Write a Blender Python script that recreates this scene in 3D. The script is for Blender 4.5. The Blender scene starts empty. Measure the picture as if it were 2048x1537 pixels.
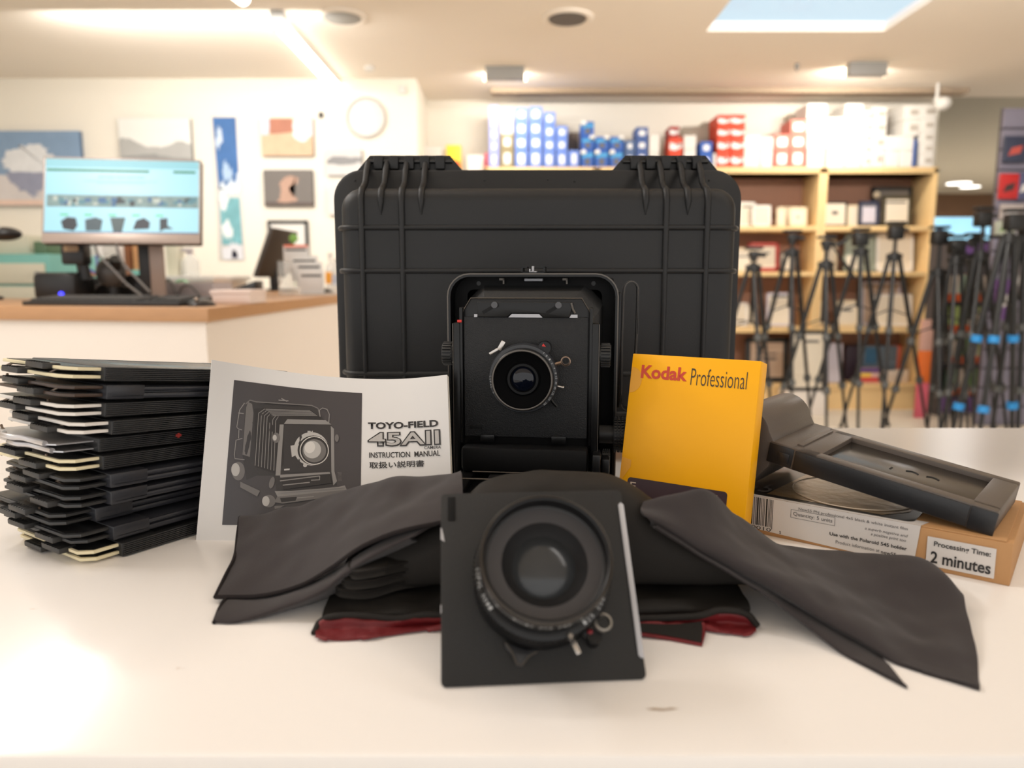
import bpy, bmesh, math, random
from mathutils import Vector as V, Matrix, Euler
random.seed(7)
SC = bpy.context.scene
COL = SC.collection
PI = math.pi
# ------------------------------------------------------------------ camera, world, exposure
T = 0.90                      # height of the white table top
F, TILT, EYE = 1500.0, math.radians(8.1), V((0, 0, T + 0.2144))
cam_data = bpy.data.cameras.new('camera')
cam = bpy.data.objects.new('camera', cam_data); COL.objects.link(cam)
cam.location = EYE; cam.rotation_euler = (PI / 2 - TILT, 0, 0)
cam_data.sensor_fit = 'HORIZONTAL'; cam_data.sensor_width = 36.0
cam_data.lens = F / 2048 * 36.0
cam_data.clip_start = 0.01; cam_data.clip_end = 60
cam_data.dof.use_dof = True; cam_data.dof.focus_distance = 0.66; cam_data.dof.aperture_fstop = 5.0
SC.camera = cam
SC.view_settings.view_transform = 'Standard'; SC.view_settings.look = 'None'
SC.view_settings.gamma = 1.0; SC.view_settings.use_curve_mapping = False
SC.view_settings.exposure = 0.0
SC.cycles.max_bounces = 8; SC.cycles.diffuse_bounces = 4; SC.cycles.glossy_bounces = 4
SC.cycles.transmission_bounces = 6; SC.cycles.transparent_max_bounces = 8
SC.cycles.sample_clamp_indirect = 6.0
SC.cycles.caustics_reflective = False; SC.cycles.caustics_refractive = False

WORLD_STREET, WORLD_SKY = (1.40, 1.37, 1.34, 1), (0.66, 0.85, 0.97, 1)     # pale shop street behind, blue sky above and ahead
w = bpy.data.worlds.new('daylight'); SC.world = w; w.use_nodes = True
nt = w.node_tree; nt.nodes.clear()
tc = nt.nodes.new('ShaderNodeTexCoord'); dt = nt.nodes.new('ShaderNodeVectorMath'); dt.operation = 'DOT_PRODUCT'; dt.inputs[1].default_value = (0, 0.7, 0.7)
mr = nt.nodes.new('ShaderNodeMapRange'); mr.inputs[1].default_value = 0.1; mr.inputs[2].default_value = 0.5
mx = nt.nodes.new('ShaderNodeMix'); mx.data_type = 'RGBA'
mx.inputs[6].default_value = WORLD_STREET; mx.inputs[7].default_value = WORLD_SKY
bg = nt.nodes.new('ShaderNodeBackground'); bg.inputs[1].default_value = 1.0
wo = nt.nodes.new('ShaderNodeOutputWorld')
L = nt.links.new
L(tc.outputs['Generated'], dt.inputs[0]); L(dt.outputs['Value'], mr.inputs[0]); L(mr.outputs[0], mx.inputs[0])
L(mx.outputs[2], bg.inputs[0]); L(bg.outputs[0], wo.inputs[0])

CEIL = 2.62
def area(name, loc, target, size, size_y, power, color=(1, 1, 1)):
    d = bpy.data.lights.new(name, 'AREA'); d.shape = 'RECTANGLE'; d.size = size; d.size_y = size_y
    d.energy = power; d.color = color
    o = bpy.data.objects.new(name, d); COL.objects.link(o); o.location = loc
    o.rotation_euler = (V(target) - V(loc)).to_track_quat('-Z', 'Y').to_euler()
    return o
# added area lights without fixtures, filling the table, counter, shop floor, wall and passage
WARM = (1.0, 0.965, 0.93)
area('table_fill_light', (-0.9, 0.7, CEIL - 0.12), (-0.6, 0.7, 0), 0.12, 1.6, 5.5, WARM)
area('table_fill_light', (1.2, 0.3, CEIL - 0.12), (0.9, 0.5, 0), 0.12, 1.6, 5.5, WARM)
area('counter_fill_light', (-1.7, 1.4, CEIL - 0.12), (-1.7, 1.4, 0), 0.12, 1.6, 32, WARM)
area('shop_fill_light', (1.9, 3.0, CEIL - 0.12), (2.0, 4.6, 0.3), 1.6, 0.12, 74, (1.0, 0.95, 0.89))
area('wall_fill_light', (-1.9, 4.4, CEIL - 0.16), (-1.9, 6.0, 1.4), 1.6, 0.2, 30, (1.0, 0.965, 0.91))
area('passage_light', (6.6, 10.5, CEIL - 0.10), (6.6, 10.5, 0), 1.2, 1.2, 210, WARM)

# ------------------------------------------------------------------ picture geometry -> the place
_c, _s = math.cos(TILT), math.sin(TILT)
def ray(u, v): return V((0, _c, -_s)) + V((1, 0, 0)) * ((u - 1024) / F) - V((0, _s, _c)) * ((v - 768.5) / F)
def P(u, v, y): d = ray(u, v); return EYE + d * (y / d.y)          # the point at distance y into the room
def Pz(u, v, z): d = ray(u, v); return EYE + d * ((z - EYE.z) / d.z)   # the point at height z
def proj(p):
    d = V(p) - EYE; z = d.dot(V((0, _c, -_s)))
    return (1024 + F * d.x / z, 768.5 - F * d.dot(V((0, _s, _c))) / z)

# ------------------------------------------------------------------ materials
def lin(c): return c / 12.92 if c <= 0.04045 else ((c + 0.055) / 1.055) ** 2.4
def rgb(r, g, b): return (lin(r / 255), lin(g / 255), lin(b / 255), 1)
def mat(name, col, rough=0.5, metal=0.0, bump=None, var=None, spec=0.5, coat=0.0, emit=0.0, sheen=0.0, alpha=None, trans=0.0, ecol=None, stretch=None, hue=None):
    m = bpy.data.materials.new(name); m.use_nodes = True
    n = m.node_tree.nodes; l = m.node_tree.links.new; b = n['Principled BSDF']
    if len(col) == 3: col = rgb(*col)
    b.inputs['Base Color'].default_value = col if not emit else tuple(0.1 * q for q in col[:3]) + (1,); b.inputs['Roughness'].default_value = rough
    b.inputs['Metallic'].default_value = metal; b.inputs['Specular IOR Level'].default_value = spec
    b.inputs['Coat Weight'].default_value = coat; b.inputs['Sheen Weight'].default_value = sheen
    if sheen: b.inputs['Sheen Roughness'].default_value = 0.5
    if trans: b.inputs['Transmission Weight'].default_value = trans
    if alpha is not None: b.inputs['Alpha'].default_value = alpha
    if emit:
        b.inputs['Emission Color'].default_value = ecol or col; b.inputs['Emission Strength'].default_value = emit
    co = n.new('ShaderNodeTexCoord'); src = co.outputs['Object']
    if stretch:
        mp = n.new('ShaderNodeMapping'); mp.inputs['Scale'].default_value = stretch; l(src, mp.inputs[0]); src = mp.outputs[0]
    if var:
        t = n.new('ShaderNodeTexNoise'); t.inputs['Scale'].default_value = var[0]; t.inputs['Detail'].default_value = 4
        l(src, t.inputs['Vector'])
        r = n.new('ShaderNodeMix'); r.data_type = 'RGBA'
        k = 1 - var[1]; k2 = 1 + var[1]
        h = hue or (1, 1, 1)
        r.inputs[6].default_value = (col[0] * k * h[0], col[1] * k * h[1], col[2] * k * h[2], 1)
        r.inputs[7].default_value = (min(1, col[0] * k2), min(1, col[1] * k2), min(1, col[2] * k2), 1)
        l(t.outputs[0], r.inputs[0])
        if not emit: l(r.outputs[2], b.inputs['Base Color'])
        if emit: l(r.outputs[2], b.inputs['Emission Color'])
    if bump:
        t = n.new('ShaderNodeTexNoise'); t.inputs['Scale'].default_value = bump[0]; t.inputs['Detail'].default_value = 3
        l(src, t.inputs['Vector'])
        bp = n.new('ShaderNodeBump'); bp.inputs['Strength'].default_value = bump[1]; bp.inputs['Distance'].default_value = 0.001
        l(t.outputs[0], bp.inputs['Height']); l(bp.outputs[0], b.inputs['Normal'])
    return m

# ------------------------------------------------------------------ mesh building
def frame(o, x, y, z=None):
    x = V(x).normalized(); y = V(y); y = (y - x * y.dot(x)).normalized(); z = x.cross(y)
    return Matrix(((x.x, y.x, z.x, o[0]), (x.y, y.y, z.y, o[1]), (x.z, y.z, z.z, o[2]), (0, 0, 0, 1)))
def TR(x, y, z): return Matrix.Translation((x, y, z))
def RX(a): return Matrix.Rotation(a, 4, 'X')
def RY(a): return Matrix.Rotation(a, 4, 'Y')
def RZ(a): return Matrix.Rotation(a, 4, 'Z')
class MB:
    def __init__(s): s.bm = bmesh.new()
    def _add(s, bm, M=None):
        if M is not None: bmesh.ops.transform(bm, matrix=M, verts=bm.verts)
        me = bpy.data.meshes.new('t'); bm.to_mesh(me); bm.free(); s.bm.from_mesh(me); bpy.data.meshes.remove(me); return s
    def box(s, lo, hi, bevel=0.0, M=None, seg=2):
        b = bmesh.new(); bmesh.ops.create_cube(b, size=1.0)
        for q in b.verts: q.co = V([lo[i] + (q.co[i] + 0.5) * (hi[i] - lo[i]) for i in range(3)])
        if bevel: bmesh.ops.bevel(b, geom=b.edges[:], offset=bevel, segments=seg, affect='EDGES', profile=0.5, clamp_overlap=True)
        return s._add(b, M)
    def hexa(s, p, bevel=0.0):      # 8 corners: bottom 4 (ccw) then top 4
        b = bmesh.new(); vs = [b.verts.new(q) for q in p]
        for f in ((3, 2, 1, 0), (4, 5, 6, 7), (0, 1, 5, 4), (1, 2, 6, 5), (2, 3, 7, 6), (3, 0, 4, 7)): b.faces.new([vs[i] for i in f])
        bmesh.ops.recalc_face_normals(b, faces=b.faces)
        if bevel: bmesh.ops.bevel(b, geom=b.edges[:], offset=bevel, segments=2, affect='EDGES', profile=0.5, clamp_overlap=True)
        return s._add(b)
    def prism(s, poly, z0, z1, M=None, bevel=0.0, seg=2):
        b = bmesh.new()
        lo = [b.verts.new((x, y, z0)) for x, y in poly]
        f = b.faces.new(lo)
        r = bmesh.ops.extrude_face_region(b, geom=[f])
        bmesh.ops.translate(b, vec=(0, 0, z1 - z0), verts=[g for g in r['geom'] if isinstance(g, bmesh.types.BMVert)])
        bmesh.ops.recalc_face_normals(b, faces=b.faces)
        if bevel: 
            es = [e for e in b.edges if abs(e.verts[0].co.z - e.verts[1].co.z) < 1e-9]
            bmesh.ops.bevel(b, geom=es, offset=bevel, segments=seg, affect='EDGES', profile=0.5, clamp_overlap=True)
        return s._add(b, M)
    def flat(s, poly, M=None, z=0.0, warp=None):
        b = bmesh.new(); b.faces.new([b.verts.new((x, y, z)) for x, y in poly]); 
        bmesh.ops.triangulate(b, faces=b.faces)
        if warp:
            bmesh.ops.subdivide_edges(b, edges=b.edges[:], cuts=5, use_grid_fill=True)
            for q in b.verts: q.co = warp(q.co.x, q.co.y)
        return s._add(b, M)
    def lathe(s, prof, M=None, seg=48, cap0=False, cap1=False):
        b = bmesh.new(); rings = []
        for r, h in prof: rings.append([b.verts.new((r * math.cos(2 * PI * k / seg), r * math.sin(2 * PI * k / seg), h)) for k in range(seg)])
        for a, c in zip(rings, rings[1:]):
            for k in range(seg): b.faces.new((a[k], a[(k + 1) % seg], c[(k + 1) % seg], c[k]))
        if cap0: b.faces.new(rings[0][::-1])
        if cap1: b.faces.new(rings[-1])
        bmesh.ops.remove_doubles(b, verts=b.verts, dist=1e-7)
        bmesh.ops.recalc_face_normals(b, faces=b.faces)
        return s._add(b, M)
    def cyl(s, p0, p1, r0, r1=None, seg=16):
        p0, p1 = V(p0), V(p1); d = p1 - p0; r1 = r0 if r1 is None else r1
        M = Matrix.Translation(p0) @ d.to_track_quat('Z', 'Y').to_matrix().to_4x4()
        return s.lathe([(r0, 0), (r1, d.length)], M, seg, True, True)
    def ball(s, c, r, sc=(1, 1, 1), seg=20, M=None):
        b = bmesh.new(); bmesh.ops.create_uvsphere(b, u_segments=seg, v_segments=seg // 2 + 2, radius=r)
        for q in b.verts: q.co = V((q.co.x * sc[0], q.co.y * sc[1], q.co.z * sc[2])) + V(c)
        return s._add(b, M)
    def tube(s, pts, r, seg=8, closed=False, flatw=None, up=(0, 0, 1), M=None):
        pts = [V(p) for p in pts]; n = len(pts); b = bmesh.new(); rings = []
        for i, p in enumerate(pts):
            a = pts[(i - 1) % n] if (closed or i > 0) else p; c = pts[(i + 1) % n] if (closed or i < n - 1) else p
            t = (c - a).normalized(); sx_ = t.cross(V(up))
            if sx_.length < 1e-4: sx_ = t.cross(V((1, 0, 0.01)))
            sx_.normalize(); sy_ = sx_.cross(t)
            rr = r[i] if isinstance(r, (list, tuple)) else r
            ra, rb = (rr, rr) if flatw is None else (flatw, rr)
            rings.append([b.verts.new(p + sx_ * ra * math.cos(2 * PI * k / seg) + sy_ * rb * math.sin(2 * PI * k / seg)) for k in range(seg)])
        m = n if closed else n - 1
        for i in range(m):
            A, B = rings[i], rings[(i + 1) % n]
            for k in range(seg): b.faces.new((A[k], A[(k + 1) % seg], B[(k + 1) % seg], B[k]))
        if not closed: b.faces.new(rings[0][::-1]); b.faces.new(rings[-1])
        bmesh.ops.recalc_face_normals(b, faces=b.faces)
        return s._add(b, M)
    def grid(s, fn, nu, nv):
        b = bmesh.new(); g = [[b.verts.new(fn(i / nu, j / nv)) for j in range(nv + 1)] for i in range(nu + 1)]
        for i in range(nu):
            for j in range(nv): b.faces.new((g[i][j], g[i + 1][j], g[i + 1][j + 1], g[i][j + 1]))
        return s._add(b)
    def sheet(s, fn, nu, nv, th):   # a sheet with thickness th behind its face
        b = bmesh.new(); g = [[b.verts.new(fn(i / nu, j / nv)) for j in range(nv + 1)] for i in range(nu + 1)]
        for i in range(nu):
            for j in range(nv): b.faces.new((g[i][j], g[i + 1][j], g[i + 1][j + 1], g[i][j + 1]))
        b.normal_update()
        k = [[b.verts.new(g[i][j].co - g[i][j].normal * th) for j in range(nv + 1)] for i in range(nu + 1)]
        for i in range(nu):
            for j in range(nv): b.faces.new((k[i][j + 1], k[i + 1][j + 1], k[i + 1][j], k[i][j]))
        for i in range(nu):
            b.faces.new((g[i][0], k[i][0], k[i + 1][0], g[i + 1][0])); b.faces.new((g[i + 1][nv], k[i + 1][nv], k[i][nv], g[i][nv]))
        for j in range(nv):
            b.faces.new((g[0][j + 1], k[0][j + 1], k[0][j], g[0][j])); b.faces.new((g[nu][j], k[nu][j], k[nu][j + 1], g[nu][j + 1]))
        return s._add(b)
    def text(s, txt, x0, y0, x1, y1, M=None, warp=None, bold=0.0, z=0.0003, keep=False, shear=0.0, fill=True):
        cu = bpy.data.curves.new('t', 'FONT'); cu.body = txt; cu.offset = bold; cu.shear = shear; cu.resolution_u = 3
        if not fill: cu.fill_mode = 'NONE'; cu.bevel_depth = 0.02; cu.bevel_resolution = 0
        o = bpy.data.objects.new('t', cu); COL.objects.link(o)
        me = bpy.data.meshes.new_from_object(o.evaluated_get(bpy.context.evaluated_depsgraph_get()))
        bpy.data.objects.remove(o); bpy.data.curves.remove(cu)
        b = bmesh.new(); b.from_mesh(me); bpy.data.meshes.remove(me)
        if not len(b.verts): b.free(); return s
        xs = [q.co.x for q in b.verts]; ys = [q.co.y for q in b.verts]
        a0, a1, b0, b1 = min(xs), max(xs), min(ys), max(ys)
        kx = (x1 - x0) / (a1 - a0); ky = (y1 - y0) / (b1 - b0)
        if keep: kx = ky
        for q in b.verts:
            X = x0 + (q.co.x - a0) * kx; Y = y0 + (q.co.y - b0) * ky
            q.co = warp(X, Y) if warp else V((X, Y, z))
        return s._add(b, M)
    def mesh(s, name='m', smooth=40):
        me = bpy.data.meshes.new(name); bmesh.ops.remove_doubles(s.bm, verts=s.bm.verts, dist=1e-7) if False else None
        s.bm.to_mesh(me); s.bm.free()
        if smooth:
            me.polygons.foreach_set('use_smooth', [True] * len(me.polygons)); me.set_sharp_from_angle(angle=math.radians(smooth))
        return me
def obj(name, mb, material, parent=None, smooth=40, loc=None, label=None):
    o = bpy.data.objects.new(name, mb.mesh(name, smooth)); COL.objects.link(o)
    o.data.materials.append(material)
    if parent is not None: o.parent = parent
    if loc is not None: o.location = loc
    if label: o['label'] = label
    return o
def tag(o, label, cat, group=None, kind=None):
    if label: o['label'] = label
    if cat: o['category'] = cat
    if group: o['group'] = group
    if kind: o['kind'] = kind
    return o
def thing(name, label, cat, loc=(0, 0, 0), rotz=0.0, group=None, M=None):
    o = bpy.data.objects.new(name, None); COL.objects.link(o); o.empty_display_size = 0.05
    if M is not None: o.matrix_world = M
    else: o.location = loc; o.rotation_euler = (0, 0, rotz)
    return tag(o, label, cat, group)
def struct(name, mb, m, smooth=30): return tag(obj(name, mb, m, None, smooth), None, None, None, 'structure')
def dup(o, parent=None):
    c = o.copy(); COL.objects.link(c)
    if parent is not None: c.parent = parent
    for ch in list(o.children): dup(ch, c)
    return c
def rrect(x0, y0, x1, y1, r, n=6):
    out = []
    for cx, cy, a in ((x1 - r, y0 + r, -PI / 2), (x1 - r, y1 - r, 0), (x0 + r, y1 - r, PI / 2), (x0 + r, y0 + r, PI)):
        out += [(cx + r * math.cos(a + PI / 2 * k / n), cy + r * math.sin(a + PI / 2 * k / n)) for k in range(n + 1)]
    return out
# ------------------------------------------------------------------ the white table
def TZ(x, y, z): return V((x, y, T + z))
m_table = mat('table_white', (240, 235, 230), 0.22, spec=0.5, var=(9, 0.02))
n = m_table.node_tree.nodes; l = m_table.node_tree.links.new; b_ = n['Principled BSDF']     # faint scuffs and specks
old = b_.inputs['Base Color'].links[0].from_socket
co = n.new('ShaderNodeTexCoord'); mp = n.new('ShaderNodeMapping'); mp.inputs['Scale'].default_value = (1, 3.2, 1)
l(co.outputs['Object'], mp.inputs[0])
vo = n.new('ShaderNodeTexNoise'); vo.inputs['Scale'].default_value = 46; vo.inputs['Detail'].default_value = 6; l(mp.outputs[0], vo.inputs['Vector'])
cr = n.new('ShaderNodeMapRange'); cr.inputs[1].default_value = 0.735; cr.inputs[2].default_value = 0.80; l(vo.outputs[0], cr.inputs[0])
mxx = n.new('ShaderNodeMix'); mxx.data_type = 'RGBA'; mxx.inputs[7].default_value = rgb(196, 172, 150)
l(cr.outputs[0], mxx.inputs[0]); l(old, mxx.inputs[6]); l(mxx.outputs[2], b_.inputs['Base Color'])
t_ = thing('display_table', 'white laminate table carrying the camera gear', 'table', (0.1, 0.69, 0))
q = MB().box((-1.35, 0.3125 - 0.69, T - 0.035), (1.45, 1.062 - 0.69, T), 0.004); obj('tabletop', q, m_table, t_)
m_tleg = mat('table_leg_white', (225, 222, 218), 0.4)
for x in (-1.25, 1.35):
    for y in (-0.31, 0.30): obj('leg', MB().box((x - 0.03, y - 0.03, 0), (x + 0.03, y + 0.03, T - 0.035), 0.004), m_tleg, t_)
sp_ = Pz(1325, 1420, T + 0.0002)
obj('scuff_mark', MB().flat([(-.0085, .0004), (-.004, .0016), (.001, .0007), (.005, .0018), (.0085, .0006), (.004, -.0004), (.0, -.0012), (-.005, -.0006)], TR(sp_.x - 0.1, sp_.y - 0.69, sp_.z)), mat('scuff_brown', (186, 168, 150), 0.6, var=(900, 0.15)), t_)

# ------------------------------------------------------------------ black hard case
m_case = mat('case_black_plastic', (19, 19, 20), 0.5, bump=(900, 0.25), var=(6, 0.12), spec=0.45)
m_case2 = mat('case_hinge_plastic', (18, 18, 19), 0.5, bump=(900, 0.2), spec=0.45)
case = thing('hard_case', 'large black ribbed hard case standing on edge behind the view camera', 'case', TZ(0.030, 0.905, 0))
CW, CH = 0.2385, 0.3385
def cbox(x0, x1, z0, z1, y0, y1, r, inset=0.0, n=8):  # rounded slab in the x-z plane, extruded along y
    M = Matrix(((1, 0, 0, 0), (0, 0, 1, 0), (0, 1, 0, 0), (0, 0, 0, 1)))
    return rrect(x0, z0, x1, z1, r, n), M
def slab_loft(mb, secs, n=10):      # secs: (x0,z0,x1,z1,r,y) rings lofted and capped at the last
    b = bmesh.new(); rings = []
    for x0, z0, x1, z1, r, y in secs: rings.append([b.verts.new((x, y, z)) for x, z in rrect(x0, z0, x1, z1, r, n)])
    for A, B in zip(rings, rings[1:]):
        k = len(A)
        for i in range(k): b.faces.new((A[i], A[(i + 1) % k], B[(i + 1) % k], B[i]))
    b.faces.new(rings[-1]); b.faces.new(rings[0][::-1]); bmesh.ops.recalc_face_normals(b, faces=b.faces); return mb._add(b)
# rim flange, lid bulge towards the camera, deeper base behind
q = MB(); slab_loft(q, [(-CW, 0.004, CW, CH, 0.034, 0.010), (-CW - 0.0005, 0.0035, CW + 0.0005, CH, 0.034, 0.008), (-CW - 0.0005, 0.0035, CW + 0.0005, CH, 0.034, -0.003), (-CW + 0.0025, 0.0065, CW - 0.0025, CH - 0.003, 0.032, -0.0055)])
obj('rim', q, m_case, case)
BX0, BX1, BZ0, BZ1 = -0.2265, 0.2265, 0.022, 0.3175
q = MB(); secs = [(BX0, BZ0, BX1, BZ1, 0.026, -0.003)]
for k in range(7):
    a = k / 6 * PI / 2; i_ = 0.016 * (1 - math.cos(a)) + 0.0035; d_ = 0.034 + 0.016 * math.sin(a)
    secs.append((BX0 + i_, BZ0 + i_, BX1 - i_, BZ1 - i_, max(0.010, 0.026 - i_ * 0.5), -d_))
slab_loft(q, secs); lid = obj('lid', q, m_case, case, smooth=50)
LIDY = -0.050
q = MB(); slab_loft(q, [(BX0, BZ0, BX1, BZ1, 0.026, 0.0), (BX0 + 0.004, BZ0 + 0.004, BX1 - 0.004, BZ1 - 0.004, 0.024, 0.105), (BX0 + 0.02, BZ0 + 0.02, BX1 - 0.02, BZ1 - 0.02, 0.02, 0.122)])
obj('base', q, m_case, case, smooth=50)
def ribline(pts, wd, hgt):      # a raised rib following the lid surface
    q = MB(); q.tube(pts, hgt, 10, flatw=wd, up=(0, 0, 1)); return q
def lidx(z): return LIDY
# vertical ribs of the lid face (double tramlines either side), running over the top shoulder
for x, tall in ((-0.198, 1), (-0.153, 1), (0.142, 1), (0.188, 1), (-0.176, 0), (-0.131, 0), (0.119, 0), (0.166, 0)):
    pts = [V((x, -0.001, CH + 0.008)), V((x, -0.012, CH - 0.002)), V((x, -0.022, BZ1 + 0.004))]
    for k in range(6):
        a = k / 5 * PI / 2
        pts.append(V((x, -0.036 - 0.0150 * math.sin(a), BZ1 - 0.0035 - 0.016 * (1 - math.cos(a)))))
    pts.append(V((x, LIDY - 0.0004, 0.03 if tall else BZ1 - 0.034)))
    rs = [0.0036] * (len(pts) - 1) + ([0.0022] if tall else [0.0004])
    q = MB(); q.tube(pts, rs, 10, up=(1, 0, 0)); obj('rib', q, m_case, case, smooth=60)
for z in (0.2695, 0.2215, 0.1045, 0.058):
    pts = [V((BX0 + 0.001, -0.010, z)), V((BX0 + 0.001, -0.033, z))]
    for k in range(1, 6):
        a = k / 5 * PI / 2; pts.append(V((BX0 + 0.0035 + 0.016 * (1 - math.cos(a)), -0.034 - 0.016 * math.sin(a), z)))
    pts = pts + [V((-p.x, p.y, p.z)) for p in reversed(pts)]
    q = MB(); q.tube(pts, [0.0032 if abs(p.x) > 0.2 else 0.0017 for p in pts], 10); obj('rib', q, m_case, case, smooth=60)
# hinge brackets with knuckles and pin along the top
for xc in (-0.150, 0.150):
    h = obj('hinge', MB().prism([(xc - 0.066, CH - 0.004), (xc - 0.047, CH + 0.0175), (xc + 0.047, CH + 0.0175), (xc + 0.066, CH - 0.004)], -0.012, 0.010,
            Matrix(((1, 0, 0, 0), (0, 0, 1, 0.016), (0, 1, 0, 0), (0, 0, 0, 1))), 0.0008), m_case2, case)
    q = MB()
    for k in range(5):
        x = xc - 0.036 + 0.018 * k
        q.box((x - 0.0055, -0.004, CH + 0.001), (x + 0.0055, 0.010, CH + 0.0165), 0.0015)
    obj('knuckle', q, m_case2, h)
    q = MB().cyl((xc - 0.05, 0.003, CH + 0.0105), (xc + 0.05, 0.003, CH + 0.0105), 0.0022); obj('hinge_pin', q, mat('hinge_pin_steel', (60, 60, 60), 0.3, 0.8), h)
    q = MB()
    for x in (xc - 0.0585, xc + 0.0485): q.box((x, -0.0035, CH + 0.009), (x + 0.006, 0.004, CH + 0.0115))
for x, z in ((-0.062, CH - 0.012), (0.012, CH - 0.011), (0.043, CH - 0.013), (0.20, CH - 0.012), (-0.213, CH - 0.012)):
    obj('rivet', MB().ball((x, -0.0056, z), 0.0013, (1, 0.5, 1), 10), m_case2, case)

# ------------------------------------------------------------------ stack of sheet film holders
m_hold = mat('film_holder_black', (34, 34, 35), 0.42, bump=(500, 0.12), var=(14, 0.2))
m_hold_b = mat('film_holder_navy_black', (40, 41, 46), 0.36, bump=(400, 0.1), var=(14, 0.2))
m_tabs = {'cream': mat('slide_cream', (226, 214, 178), 0.5, var=(30, 0.06)), 'white': mat('slide_white', (226, 220, 212), 0.5, var=(30, 0.05)),
          'black': mat('slide_black', (42, 42, 42), 0.35, var=(20, 0.2)), 'silver': mat('slide_silver', (205, 203, 204), 0.28, 0.75),
          'brown': mat('slide_brown', (66, 50, 40), 0.35, var=(25, 0.3))}
m_pull = mat('slide_pull_black', (46, 45, 44), 0.45, bump=(300, 0.1)); m_hook = mat('hook_steel', (128, 112, 98), 0.35, 0.8)
m_slide_top = mat('slide_face_black', (30, 30, 31), 0.25)
m_redmark = mat('holder_red_mark', (150, 38, 30), 0.5)
A_ = math.radians(56.0)
LD = V((math.cos(A_), math.sin(A_), 0)); SD = V((-math.sin(A_), math.cos(A_), 0))
C0 = Pz(213, 1116, T)
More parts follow.
